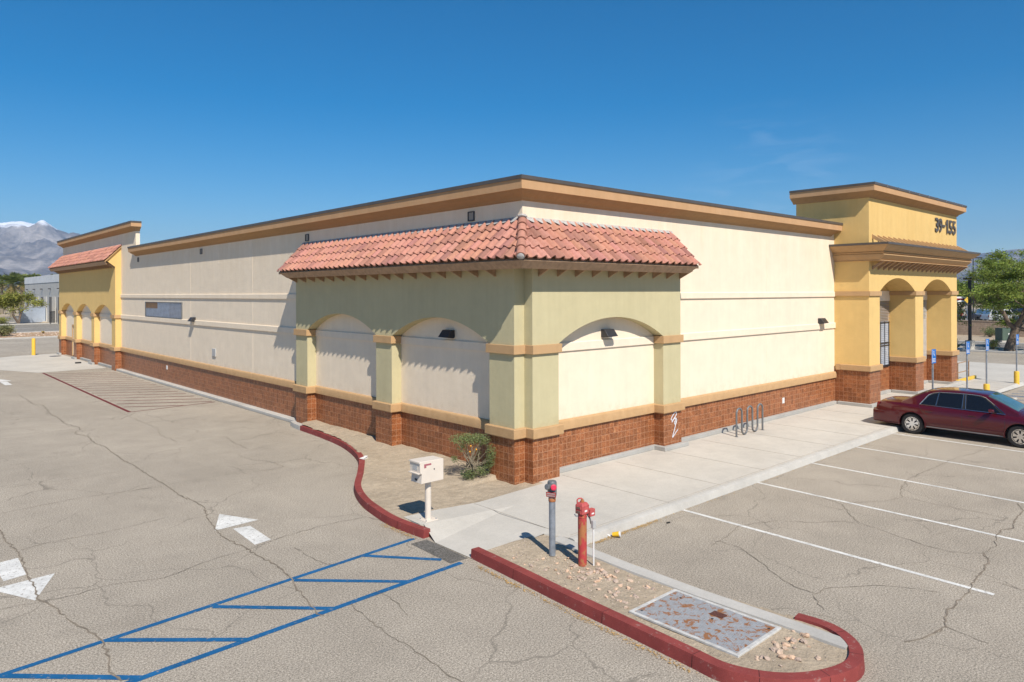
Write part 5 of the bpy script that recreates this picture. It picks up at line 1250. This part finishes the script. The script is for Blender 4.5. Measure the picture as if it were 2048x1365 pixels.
        mi = MB(); mi.add([(sx_*(.93+a), 3.42+b, .985+c) for a, b, c in ((0, .02, .0), (.19, -.0, -.01), (.19, -.02, .10), (.02, .0, .11), (0.0, .12, .01), (.15, .14, .01), (.15, .12, .08), (0, .10, .09))], [(0, 1, 2, 3), (4, 7, 6, 5), (0, 4, 5, 1), (1, 5, 6, 2), (2, 6, 7, 3), (3, 7, 4, 0)], 1, True)
        mi.box(sx_*.86, sx_*.95, 3.45, 3.5, .98, 1.02); fixn(mi.build('side_mirror', M['maroon'], t, bevel=.02, seg=3))
        tl_ = MB(); tl_.extrude([(.062, .70), (.10, .70), (.22, .93), (.16, .945), (.115, .90)], lambda p: (sx_*(ip(HW, p[0])*.99+.004), p[0], p[1]), lambda p: (sx_*(ip(HW, p[0])*.99-.10), p[0], p[1])); fixn(tl_.build('tail_lamp', M['tail'], t))
        hl = MB(); hl.extrude([(5.02, .62), (5.17, .60), (5.14, .70), (5.02, .76), (4.9, .77)], lambda p: (sx_*(ip(HW, p[0])*.985+.004), p[0], p[1]), lambda p: (sx_*(ip(HW, p[0])*.985-.08), p[0], p[1])); fixn(hl.build('headlight', M['glass_wind'], t))
    # glass fore and aft, proud of the shell
    def panel(nm_, rows, mat_):
        mb = MB(); vs = []
        for y_, z_, w_ in rows:
            for f in (-1, -.7, -.35, 0, .35, .7, 1): vs.append((f*w_, y_, z_-(.045 if abs(f) == 1 else .012 if abs(f) == .7 else .003 if abs(f) == .35 else 0)))
        n = 7; mb.add(vs, [(i*n+j, i*n+j+1, (i+1)*n+j+1, (i+1)*n+j) for i in range(len(rows)-1) for j in range(n-1)], 1, True); o = fixn(mb.build(nm_, mat_, t, sharp=180)); md = o.modifiers.new('s', 'SOLIDIFY'); md.thickness = .006
    panel('rear_window', [(.90, 1.085, .72), (1.0, 1.135, .72), (1.25, 1.275, .70), (1.5, 1.40, .66), (1.6, 1.43, .64)], M['glass_dark'])
    panel('windscreen', [(3.30, 1.462, .63), (3.5, 1.375, .66), (3.8, 1.222, .70), (4.08, 1.072, .74)], M['glass_wind'])
    bm_ = MB(); rg_ = []
    for s_ in (-.09, -.075, -.03, .05, .3, .83):
        w_ = ip([(-.09, .55), (-.03, .79), (.05, .85), (.3, .905), (.83, .942)], s_); zb, zt = (.36, .66) if s_ < -.05 else (.27, .70)
        h_ = [(0, zb), (w_*.9, zb), (w_*.985, zb+.06), (w_, zb+.2), (w_*.985, zt-.05), (w_*.9, zt), (0, zt)]; rg_.append([(a, s_, b) for a, b in h_]+[(-a, s_, b) for a, b in h_[-2:0:-1]])
    loft(bm_, rg_); fixn(bm_.build('rear_bumper', M['maroon'], t, sharp=50))
    MB().box(-.26, .26, -.098, -.091, .50, .62).build('licence_plate', M['white_paint'], t)
    return t
sedan((14.56, -2.86, 0), R(180), 'maroon four-door sedan with dark tinted windows and chrome wheels backed up to the sidewalk')

def simplecar(name, loc, rz, label, cat, col, L_=4.8, H=1.75, suv=True, group='cars parked beyond the block wall'):
    t = thing(name, label, cat, loc, rz, group); m_ = carpaint(name+'_paint', col)
    W = .92
    low = [(0, .35), (.02, .95), (.1, 1.02 if suv else .92), (L_-1.1 if suv else L_-1.35, 1.02 if suv else .9), (L_-.15, .9 if suv else .75), (L_, .6), (L_-.02, .35)]
    mb = MB(); mb.extrude(low, lambda p: (-W, *p), lambda p: (W, *p)); mb.build('body', m_, t, bevel=.08, seg=3)
    top = [(.12, 1.0), (.38, H-.08), (.7, H), (L_-2.1, H), (L_-1.75, H-.1), (L_-1.15, 1.02)] if suv else [(.7, .88), (1.35, H-.06), (1.7, H), (2.7, H), (3.0, H-.05), (3.6, .88)]
    mb = MB(); mb.extrude(top, lambda p: (-(W-.06-.18*(p[1]-.9)), *p), lambda p: ((W-.06-.18*(p[1]-.9)), *p)); rf = fixn(mb.build('roof', m_, t, bevel=.05, seg=2))
    for sx_ in (-1, 1):
        a, b = (top[0][0]+.2, top[-1][0]-.35)
        xs = [(a+.05, a+(b-a)*.28), (a+(b-a)*.31, a+(b-a)*.6), (a+(b-a)*.63, b)]
        for i, (p, q) in enumerate(xs):
            z0, z1 = (1.06 if suv else .93), H-.16
            P = [(p, z0), (q, z0), (q-(.35 if i == 2 else 0), z1), (p+(.18 if i == 0 else 0), z1)]
            g = MB(); g.extrude(P, lambda p_: (sx_*(W-.055-.18*(p_[1]-.9)), *p_), lambda p_: (sx_*(W-.07-.18*(p_[1]-.9)), *p_)); fixn(g.build('window', M['glass_dark'], t))
        for y_ in (.9, L_-.95):
            T = Matrix.Translation((sx_*(W-.09), y_, .36)) @ Matrix.Rotation(R(90), 4, 'Y'); w_ = MB().lathe([(.22, -.11), (.35, -.11), (.37, -.07), (.37, .07), (.35, .11), (.22, .11)], 24, T, caps=False).build('wheel', M['rubber'], t); MB().lathe([(.21, -.115), (.215, .115)], 16, T).build('rim', M['chrome'], w_)
        MB().box(sx_*(W-.2), sx_*(W-.02), -.012, .03, .72, .95).build('tail_lamp', M['tail'], t); MB().box(sx_*(W-.3), sx_*(W-.03), L_-.05, L_+.012, .62, .78).build('headlight', M['white_paint'], t)
    return t
RZ = R(47.55-90)
simplecar('suv', at(1956, 104), RZ-R(90), 'white SUV parked behind the wall, leftmost and unobstructed', 'car', (.62, .64, .65))
simplecar('suv', at(1969, 99), RZ-R(90), 'white SUV overlapping the leftmost one behind the wall', 'car', (.66, .67, .67), 4.9, 1.78)
simplecar('van', at(1990, 118), RZ-R(90), 'white van roof showing above the two white SUVs', 'van', (.6, .6, .58), 5, 2.25)
simplecar('suv', at(2002, 101), RZ-R(90), 'dark grey SUV seen through the tree trunk behind the wall', 'car', (.02, .022, .025))
simplecar('suv', at(2024, 103), RZ-R(75), 'bright blue SUV behind the leaning tree limbs', 'car', (.01, .06, .25))
simplecar('car', at(2033, 93), RZ-R(90), 'light silver-blue sedan at the right edge behind the wall', 'car', (.30, .38, .46), 4.7, 1.42, False)
simplecar('car', at(1897, 104), RZ-R(90), 'dark grey sedan half hidden by the tower edge', 'car', (.04, .045, .06), 4.6, 1.45, False)

def person(loc, rz, label, shirt, legs, skin=(.45, .28, .2)):
    V = [(0, 0, .92), (0, 0, 1.15), (0, 0, 1.40), (0, 0, 1.50), (0, .01, 1.60), (0, .01, 1.70), (.10, 0, .88), (.11, .05, .48), (.12, .0, .08), (.12, .12, .04), (-.10, 0, .88), (-.11, -.05, .48), (-.12, -.1, .08), (-.12, .02, .04), (.19, 0, 1.40), (.24, .0, 1.13), (.24, .1, .90), (-.19, 0, 1.40), (-.24, .0, 1.13), (-.24, .1, .90)]
    E_ = [(0, 1), (1, 2), (2, 3), (3, 4), (4, 5), (0, 6), (6, 7), (7, 8), (8, 9), (0, 10), (10, 11), (11, 12), (12, 13), (2, 14), (14, 15), (15, 16), (2, 17), (17, 18), (18, 19)]
    Rr = [.14, .135, .13, .055, .085, .08, .09, .065, .045, .04, .09, .065, .045, .04, .06, .045, .035, .06, .045, .035]
    me = bpy.data.meshes.new('p'); me.from_pydata(V, E_, []); o = bpy.data.objects.new('p', me); COL.objects.link(o)
    sk = o.modifiers.new('s', 'SKIN'); 
    for i, v in enumerate(me.skin_vertices[0].data): v.radius = (Rr[i], Rr[i]*(.75 if i < 3 else 1)); v.use_root = i == 0
    o.modifiers.new('ss', 'SUBSURF').levels = 1
    dg = bpy.context.evaluated_depsgraph_get(); dg.update(); m2 = bpy.data.meshes.new_from_object(o.evaluated_get(dg)); bpy.data.objects.remove(o)
    m2.name = 'person'; m2.materials.clear(); [m2.materials.append(plain('cloth', c, .9)) for c in (skin, shirt, legs)]
    for p in m2.polygons: z = p.center.z; p.material_index = 2 if z < .93 else 1 if z < 1.46 and not (z < 1.1 and abs(p.center.x) > .19) else 0
    q = bpy.data.objects.new('person', m2); COL.objects.link(q); q.location = loc; q.rotation_euler = (0, 0, rz); q['label'] = label; q['category'] = 'person'
    blob((0, -.02, 1.71), .095, 'hair', plain('dark_hair', (.03, .02, .015), .8), q, (1, 1, .8))
person(at(1922.5, 98), 1.0, 'person in a red top standing beyond the block wall', (.5, .02, .03), (.03, .03, .05)); person(at(1928.5, 98), 2.5, 'person in a grey top standing beyond the block wall', (.4, .38, .37), (.02, .02, .02))
t = thing('warning_sign', 'back of a grey diamond-shaped road sign on a post beyond the wall', 'sign', at(1995, 84, .42), RZ); MB().lathe([(.04, 0), (.04, 4.3)], 8).build('post', M['galv'], t); MB().box(-.36, .36, -.02, .0, -.36, .36, tf=Matrix.Translation((-.15, -.05, 2.35)) @ Matrix.Rotation(R(45), 4, 'Y')).build('sign_plate', M['galv'], t)
t = thing('warning_sign', 'small yellow road sign beyond the wall beside the square lamp', 'sign', at(1934, 96, .42), RZ); MB().lathe([(.04, 0), (.04, 3.0)], 8).build('post', M['galv'], t); MB().box(-.3, .3, -.02, .0, -.3, .3, tf=Matrix.Translation((0, -.05, 3.1)) @ Matrix.Rotation(R(45), 4, 'Y')).build('sign_plate', M['yellow_paint'], t)
t = thing('board_sign', 'white board sign with red lettering beyond the wall', 'sign', at(1921, 120, .42), RZ); MB().box(-1.3, 1.0, -.05, 0, 2.5, 3.4).build('board', M['white_paint'], t); MB().box(-1.1, .8, -.06, -.051, 2.8, 3.1).build('red_band', M['tail'], t); [MB().box(x_-.04, x_+.04, -.05, 0, 0, 2.5).build('post', M['galv'], t) for x_ in (-1.1, .8)]

# ---------------------------------------------------------------- left background
def planar(name, col, v=.1): return concrete(name, col, v)
t = thing('warehouse', 'long pale grey concrete warehouse behind the far pavilion', 'building', (11.6, 100, 0))
MB().box(0, 60, 0, 53.8, 0, 8).build('wall', planar('warehouse_grey', (.50, .49, .46)), t)
MB().box(-.06, -.001, 0, 53.8, 6.75, 8.0).build('parapet_band', planar('warehouse_band', (.66, .67, .67)), t)
for i in range(5):
    y = 16.5+i*7.4; MB().box(-.05, -.001, y, y+2.9, 0, 4.35).build('pale_panel', planar('warehouse_panel', (.66, .62, .55)), t)
for i in range(5):
    y = 19.5+i*7.4; MB().box(-.08, -.051, y, y+2.1, 0, 4.3).build('dark_bay', plain('dark_bay', (.17, .16, .15), .8), t); l_ = MB().box(-.35, -.001, y+1.0, y+1.4, 5.6, 5.75).build('wall_light', M['dark_metal'], t)
for y in (21.4, 22.9): MB().box(-.07, -.051, y-.15, y+.15, .3, 2.6).build('narrow_window', plain('bay_slot', (.3, .25, .22), .8), t)
t = thing('screen_wall', 'pale blue-grey free-standing block wall dappled by tree shade', 'wall', (7.3, 128.2, 0), math.atan2(3.9, 4.3)); MB().box(.1, 5.6, 0, .25, 0, 2.55).build('wall', planar('blue_grey_paint', (.52, .60, .72)), t); MB().box(.06, 5.64, -.03, .28, 2.553, 2.62).build('cap', planar('bluegrey_cap', (.55, .58, .62)), t)
tree('mesquite_tree', 'loose olive-green tree in front of the pale blue-grey wall', 'tree', (6.6, 124.2, 0), 7.4, .16, M['leaf3'], M['bark'], 61, 60, .17, (1.15, 1.15, .75), trunks=2, lean=(-.12, 0), depth=3, spread=.62, tl=.22)
tree('mesquite_tree', 'yellow-green tree at the left edge before the palms', 'tree', (2.4, 126.5, 0), 7.0, .15, M['leaf3'], M['bark'], 66, 60, .17, (1.2, 1.2, .75), trunks=2, lean=(-.1, 0), depth=3, spread=.65, tl=.2)
t = thing('metal_fence', 'dark grey metal railing fence beside the warehouse', 'fence', (10.4, 121.5, 0), R(65)); m = MB()
for i in range(60): m.box(i*.2, i*.2+.03, 0, .03, 0, 2.0)
m.box(0, 12, -.01, .04, 1.9, 1.98); m.box(0, 12, -.01, .04, .15, .22); m.build('railing', M['dark_metal'], t)
t = thing('dumpster', 'blue steel dumpster beside the warehouse fence', 'dumpster', (14.2, 131.5, 0), R(20)); MB().box(-1, 1, -.7, .7, .1, 1.6).build('bin', plain('blue_steel', (.02, .12, .30), .5), t, bevel=.03); MB().box(-1.05, 1.05, -.75, .75, 1.603, 1.7).build('lid', M['black'], t)
o = MB().lathe([(.14, 0), (.14, 1.35), (.05, 1.4)], 16).build('gate_post', plain('salmon_paint', (.6, .35, .22), .7), loc=(13.2, 130.0, 0)); o['label'] = 'salmon-coloured post between the fence and the dumpster'; o['category'] = 'post'
t = thing('tan_building', 'low tan building at the far left behind the trees', 'building', (-14, 196, 0)); MB().box(0, 18, 0, 12, 0, 7.2).build('wall', planar('tan_wall', (.50, .36, .26)), t); MB().box(2, 14, 2, 10, 7.2, 8.6).build('roof_unit', M['white_paint'], t)
shrub((-.1, 84.6, 0), 1.35, 1.35, 'grey-brown scrubby bush on the strip behind the near road', M['leaf2'], 41, 2600, .11)
shrub((4.3, 113.2+10, 0), 1.6, 1.4, 'pale tufted bush before the leaning mesquite', M['leaf3'], 42, 1200, .11)
shrub((-3.6, 83.5, 0), 1.6, .8, 'tawny dry grass clump at the left edge of the strip', M['deadfrond'], 43, 1200, .12)
for i, (x_, y_, s_) in enumerate(((4.2, 88, .16), (6.1, 87.5, .14), (9.3, 88, .15))): shrub((x_, y_, 0), .35, .35, '%s dead tuft on the planting strip' % ('left', 'middle', 'right')[i], M['deadfrond'], 50+i, 160, .06, 'dry_tuft')
sheet('planting_strip', [(-60, 79), (60, 79), (60, 91.4), (-60, 91.4)], .05, dirt('orange_brown_dirt', (.40, .27, .17))); 
mb = MB(); rg = random.Random(9)
for _ in range(1500):
    x_ = rg.uniform(-20, 25); y_ = rg.uniform(79.5, 91); s_ = rg.uniform(.03, .12); mb.add([(x_-s_, y_, .05), (x_+s_, y_, .05), (x_, y_+s_, .05), (x_, y_, .05+s_)], [(0, 1, 3), (1, 2, 3), (2, 0, 3)], rg.uniform(.5, 1.3))
mb.build('mulch', M['rock'], kind='stuff')
def palm(loc, label, h, r_, seed, name='palm_tree', n=44):
    rg = random.Random(seed); t = thing(name, label, 'palm tree', loc, group='palm trees on the left skyline'); pts = [(0, 0, -.2)]+[(rg.gauss(0, .05), rg.gauss(0, .05), h*i/4) for i in range(1, 5)]; MB().tube(pts, [.42, .34, .32, .32, .36], 10).build('trunk', M['bark2'], t, sharp=70)
    for nm_, mt, el0, el1, cnt in (('crown', M['palm'], -.15, 1.35, n), ('dead_fronds', M['deadfrond'], -1.1, -.3, n//2)):
        mb = MB()
        for i in range(cnt):
            a = rg.uniform(0, 6.28); e = rg.uniform(el0, el1); L_ = r_*rg.uniform(.75, 1.1)*(.7 if el1 < 0 else 1); d = Vector((math.cos(a)*math.cos(e), math.sin(a)*math.cos(e), math.sin(e))); sd = Vector((-math.sin(a), math.cos(a), 0)); base = Vector((0, 0, h)); tone = rg.uniform(.55, 1.4)
            P = [base+d*L_*f-Vector((0, 0, .38*L_*f*f)) for f in (0, .25, .5, .75, 1)]
            mb.tube(P, [.03, .025, .02, .015, .008], 3, False, tone)
            for j in range(16):
                f = .25+.75*j/16; c = base+d*L_*f-Vector((0, 0, .38*L_*f*f)); 
                for s_ in (-1, 1):
                    tip = c+sd*s_*L_*.22*math.sin(math.pi*min(1, f*.9+.05))+d*L_*.16-Vector((0, 0, .10)); mb.add([c, c+d*L_*.045, tip], [(0, 1, 2)], tone*rg.uniform(.8, 1.2))
        mb.build(nm_, mt, t)
def atL(u, d, z=0): return at(u, d, z)
palm(atL(24, 148), 'large thick palm left of the warehouse', 6.9, 3.6, 71, n=60)
palm(atL(44, 160), 'palm crowding the right of the large thick palm', 7.6, 2.9, 72)
palm(atL(4, 175), 'palm at the left edge behind the large palm', 8.0, 3.0, 73)
for i, (u, d, h_) in enumerate(((66, 250, 10.3), (76, 262, 10.6), (88, 270, 10.2), (108, 262, 10.8), (56, 240, 9.6), (-14, 200, 9))):
    palm(atL(u, d), ['palm top just right of the palm cluster', 'slender palm top above the warehouse left part', 'small palm top above the warehouse middle', 'palm top above the warehouse beside the pavilion roof', 'palm top between the cluster and warehouse roof', 'palm beyond the left edge of the photo'][i], h_, 2.9, 80+i, n=34)
for i, (u, d) in enumerate(((-40, 190), (10, 215), (60, 230))): tree('tree', ['dark tree behind the left edge palms', 'dark tree behind the large palm', 'dark tree behind the warehouse corner'][i], 'tree', atL(u, d), 7, .3, M['palm'], M['bark'], 90+i, 40, .4, (1.7, 1.7, 1.2), depth=3)

# ---------------------------------------------------------------- mountains
def mountmat():
    t = NT('mountain_rock'); co = t.coord(); n1 = t.noise(co, .0022, 10, .72, .8)
    col = t.ramp(n1, [(.36, (.06, .055, .05)), (.5, (.17, .145, .125)), (.62, (.36, .32, .28))])
    n2 = t.ramp(t.noise(co, .012, 6, .75), [(.35, .75), (.65, 1.2)]); col = t.mix(1, col, n2, 'MULTIPLY')
    sx = t.n('SeparateXYZ'); t.l(co, sx.inputs[0]); z = t.math('ADD', sx.outputs[2], t.math('MULTIPLY', t.math('SUBTRACT', t.noise(co, .004, 8, .7), .5), 260.))
    sn = t.ramp(t.math('DIVIDE', z, 1600.), [(.413, 0.), (.433, 1.)]); col = t.mix(sn, col, (.82, .84, .88)); t.base(col); return t.set(1, 0, 0)
def mountains():
    prof = [(-20, 330), (0, 400), (8, 430), (11.7, 445), (13.5, 425), (15.4, 412), (20, 370), (30, 330), (45, 330), (60, 360), (70, 390), (75, 470), (77.5, 560), (79, 650), (79.9, 680), (80.5, 745), (81, 790), (81.7, 748), (82.3, 785), (83.4, 752), (84.6, 740), (88, 760), (94, 700), (104, 620), (120, 500)]
    na, nr = 900, 90; vs = []; fs = []
    for i in range(na+1):
        az = -20+140*i/na; 
        for (a, ha), (b, hb) in zip(prof, prof[1:]):
            if az <= b: H = ha+(hb-ha)*(az-a)/(b-a); break
        for j in range(nr+1):
            f = j/nr; r_ = 5200+4800*f; x_ = r_*math.cos(R(az)); y_ = r_*math.sin(R(az))
            q = Vector((x_, y_, 0))
            rm = noise.ridged_multi_fractal(q/1500, .9, 2.1, 8, 1.0, 2.0)
            e = (f**1.35 if f < .8 else (.8**1.35)*(1+(f-.8)*.9)); e = e/((.8**1.35)*1.0) if f < .8 else 1-(f-.8)*1.2
            wg = min(1, abs(f-.8)*4+.12); H2 = H*(1+.022*noise.noise(Vector((az*1.9, 1, 0)))+.016*noise.noise(Vector((az*6, 2, 0)))); h = H2*e*(1-.6*wg*(1-min(1.4, rm/1.1)))+(95*noise.noise(q/420)+48*noise.noise(q/150))*wg
            if j == 0: h = -40
            vs.append((x_-11, y_-12, h))
    for i in range(na):
        for j in range(nr): a = i*(nr+1)+j; fs.append((a, a+nr+1, a+nr+2, a+1))
    me = bpy.data.meshes.new('mountains'); me.from_pydata(vs, [], fs); me.materials.append(mountmat()); me.polygons.foreach_set('use_smooth', [True]*len(fs)); me.update()
    o = bpy.data.objects.new('mountains', me); COL.objects.link(o); o['kind'] = 'structure'
mountains()
# ---------------------------------------------------------------- haze
h = MB(); h.box(-12800, 12800, -12800, 12800, -45, 1000); t = bpy.data.materials.new('haze'); t.use_nodes = True; t.node_tree.nodes.remove(t.node_tree.nodes['Principled BSDF'])
pv_ = t.node_tree.nodes.new('ShaderNodeVolumePrincipled'); pv_.inputs['Density'].default_value = 7.5e-5; pv_.inputs['Color'].default_value = (.36, .62, 1, 1); t.node_tree.links.new(pv_.outputs[0], t.node_tree.nodes['Material Output'].inputs['Volume'])
o = h.build('haze', t); o['kind'] = 'stuff'
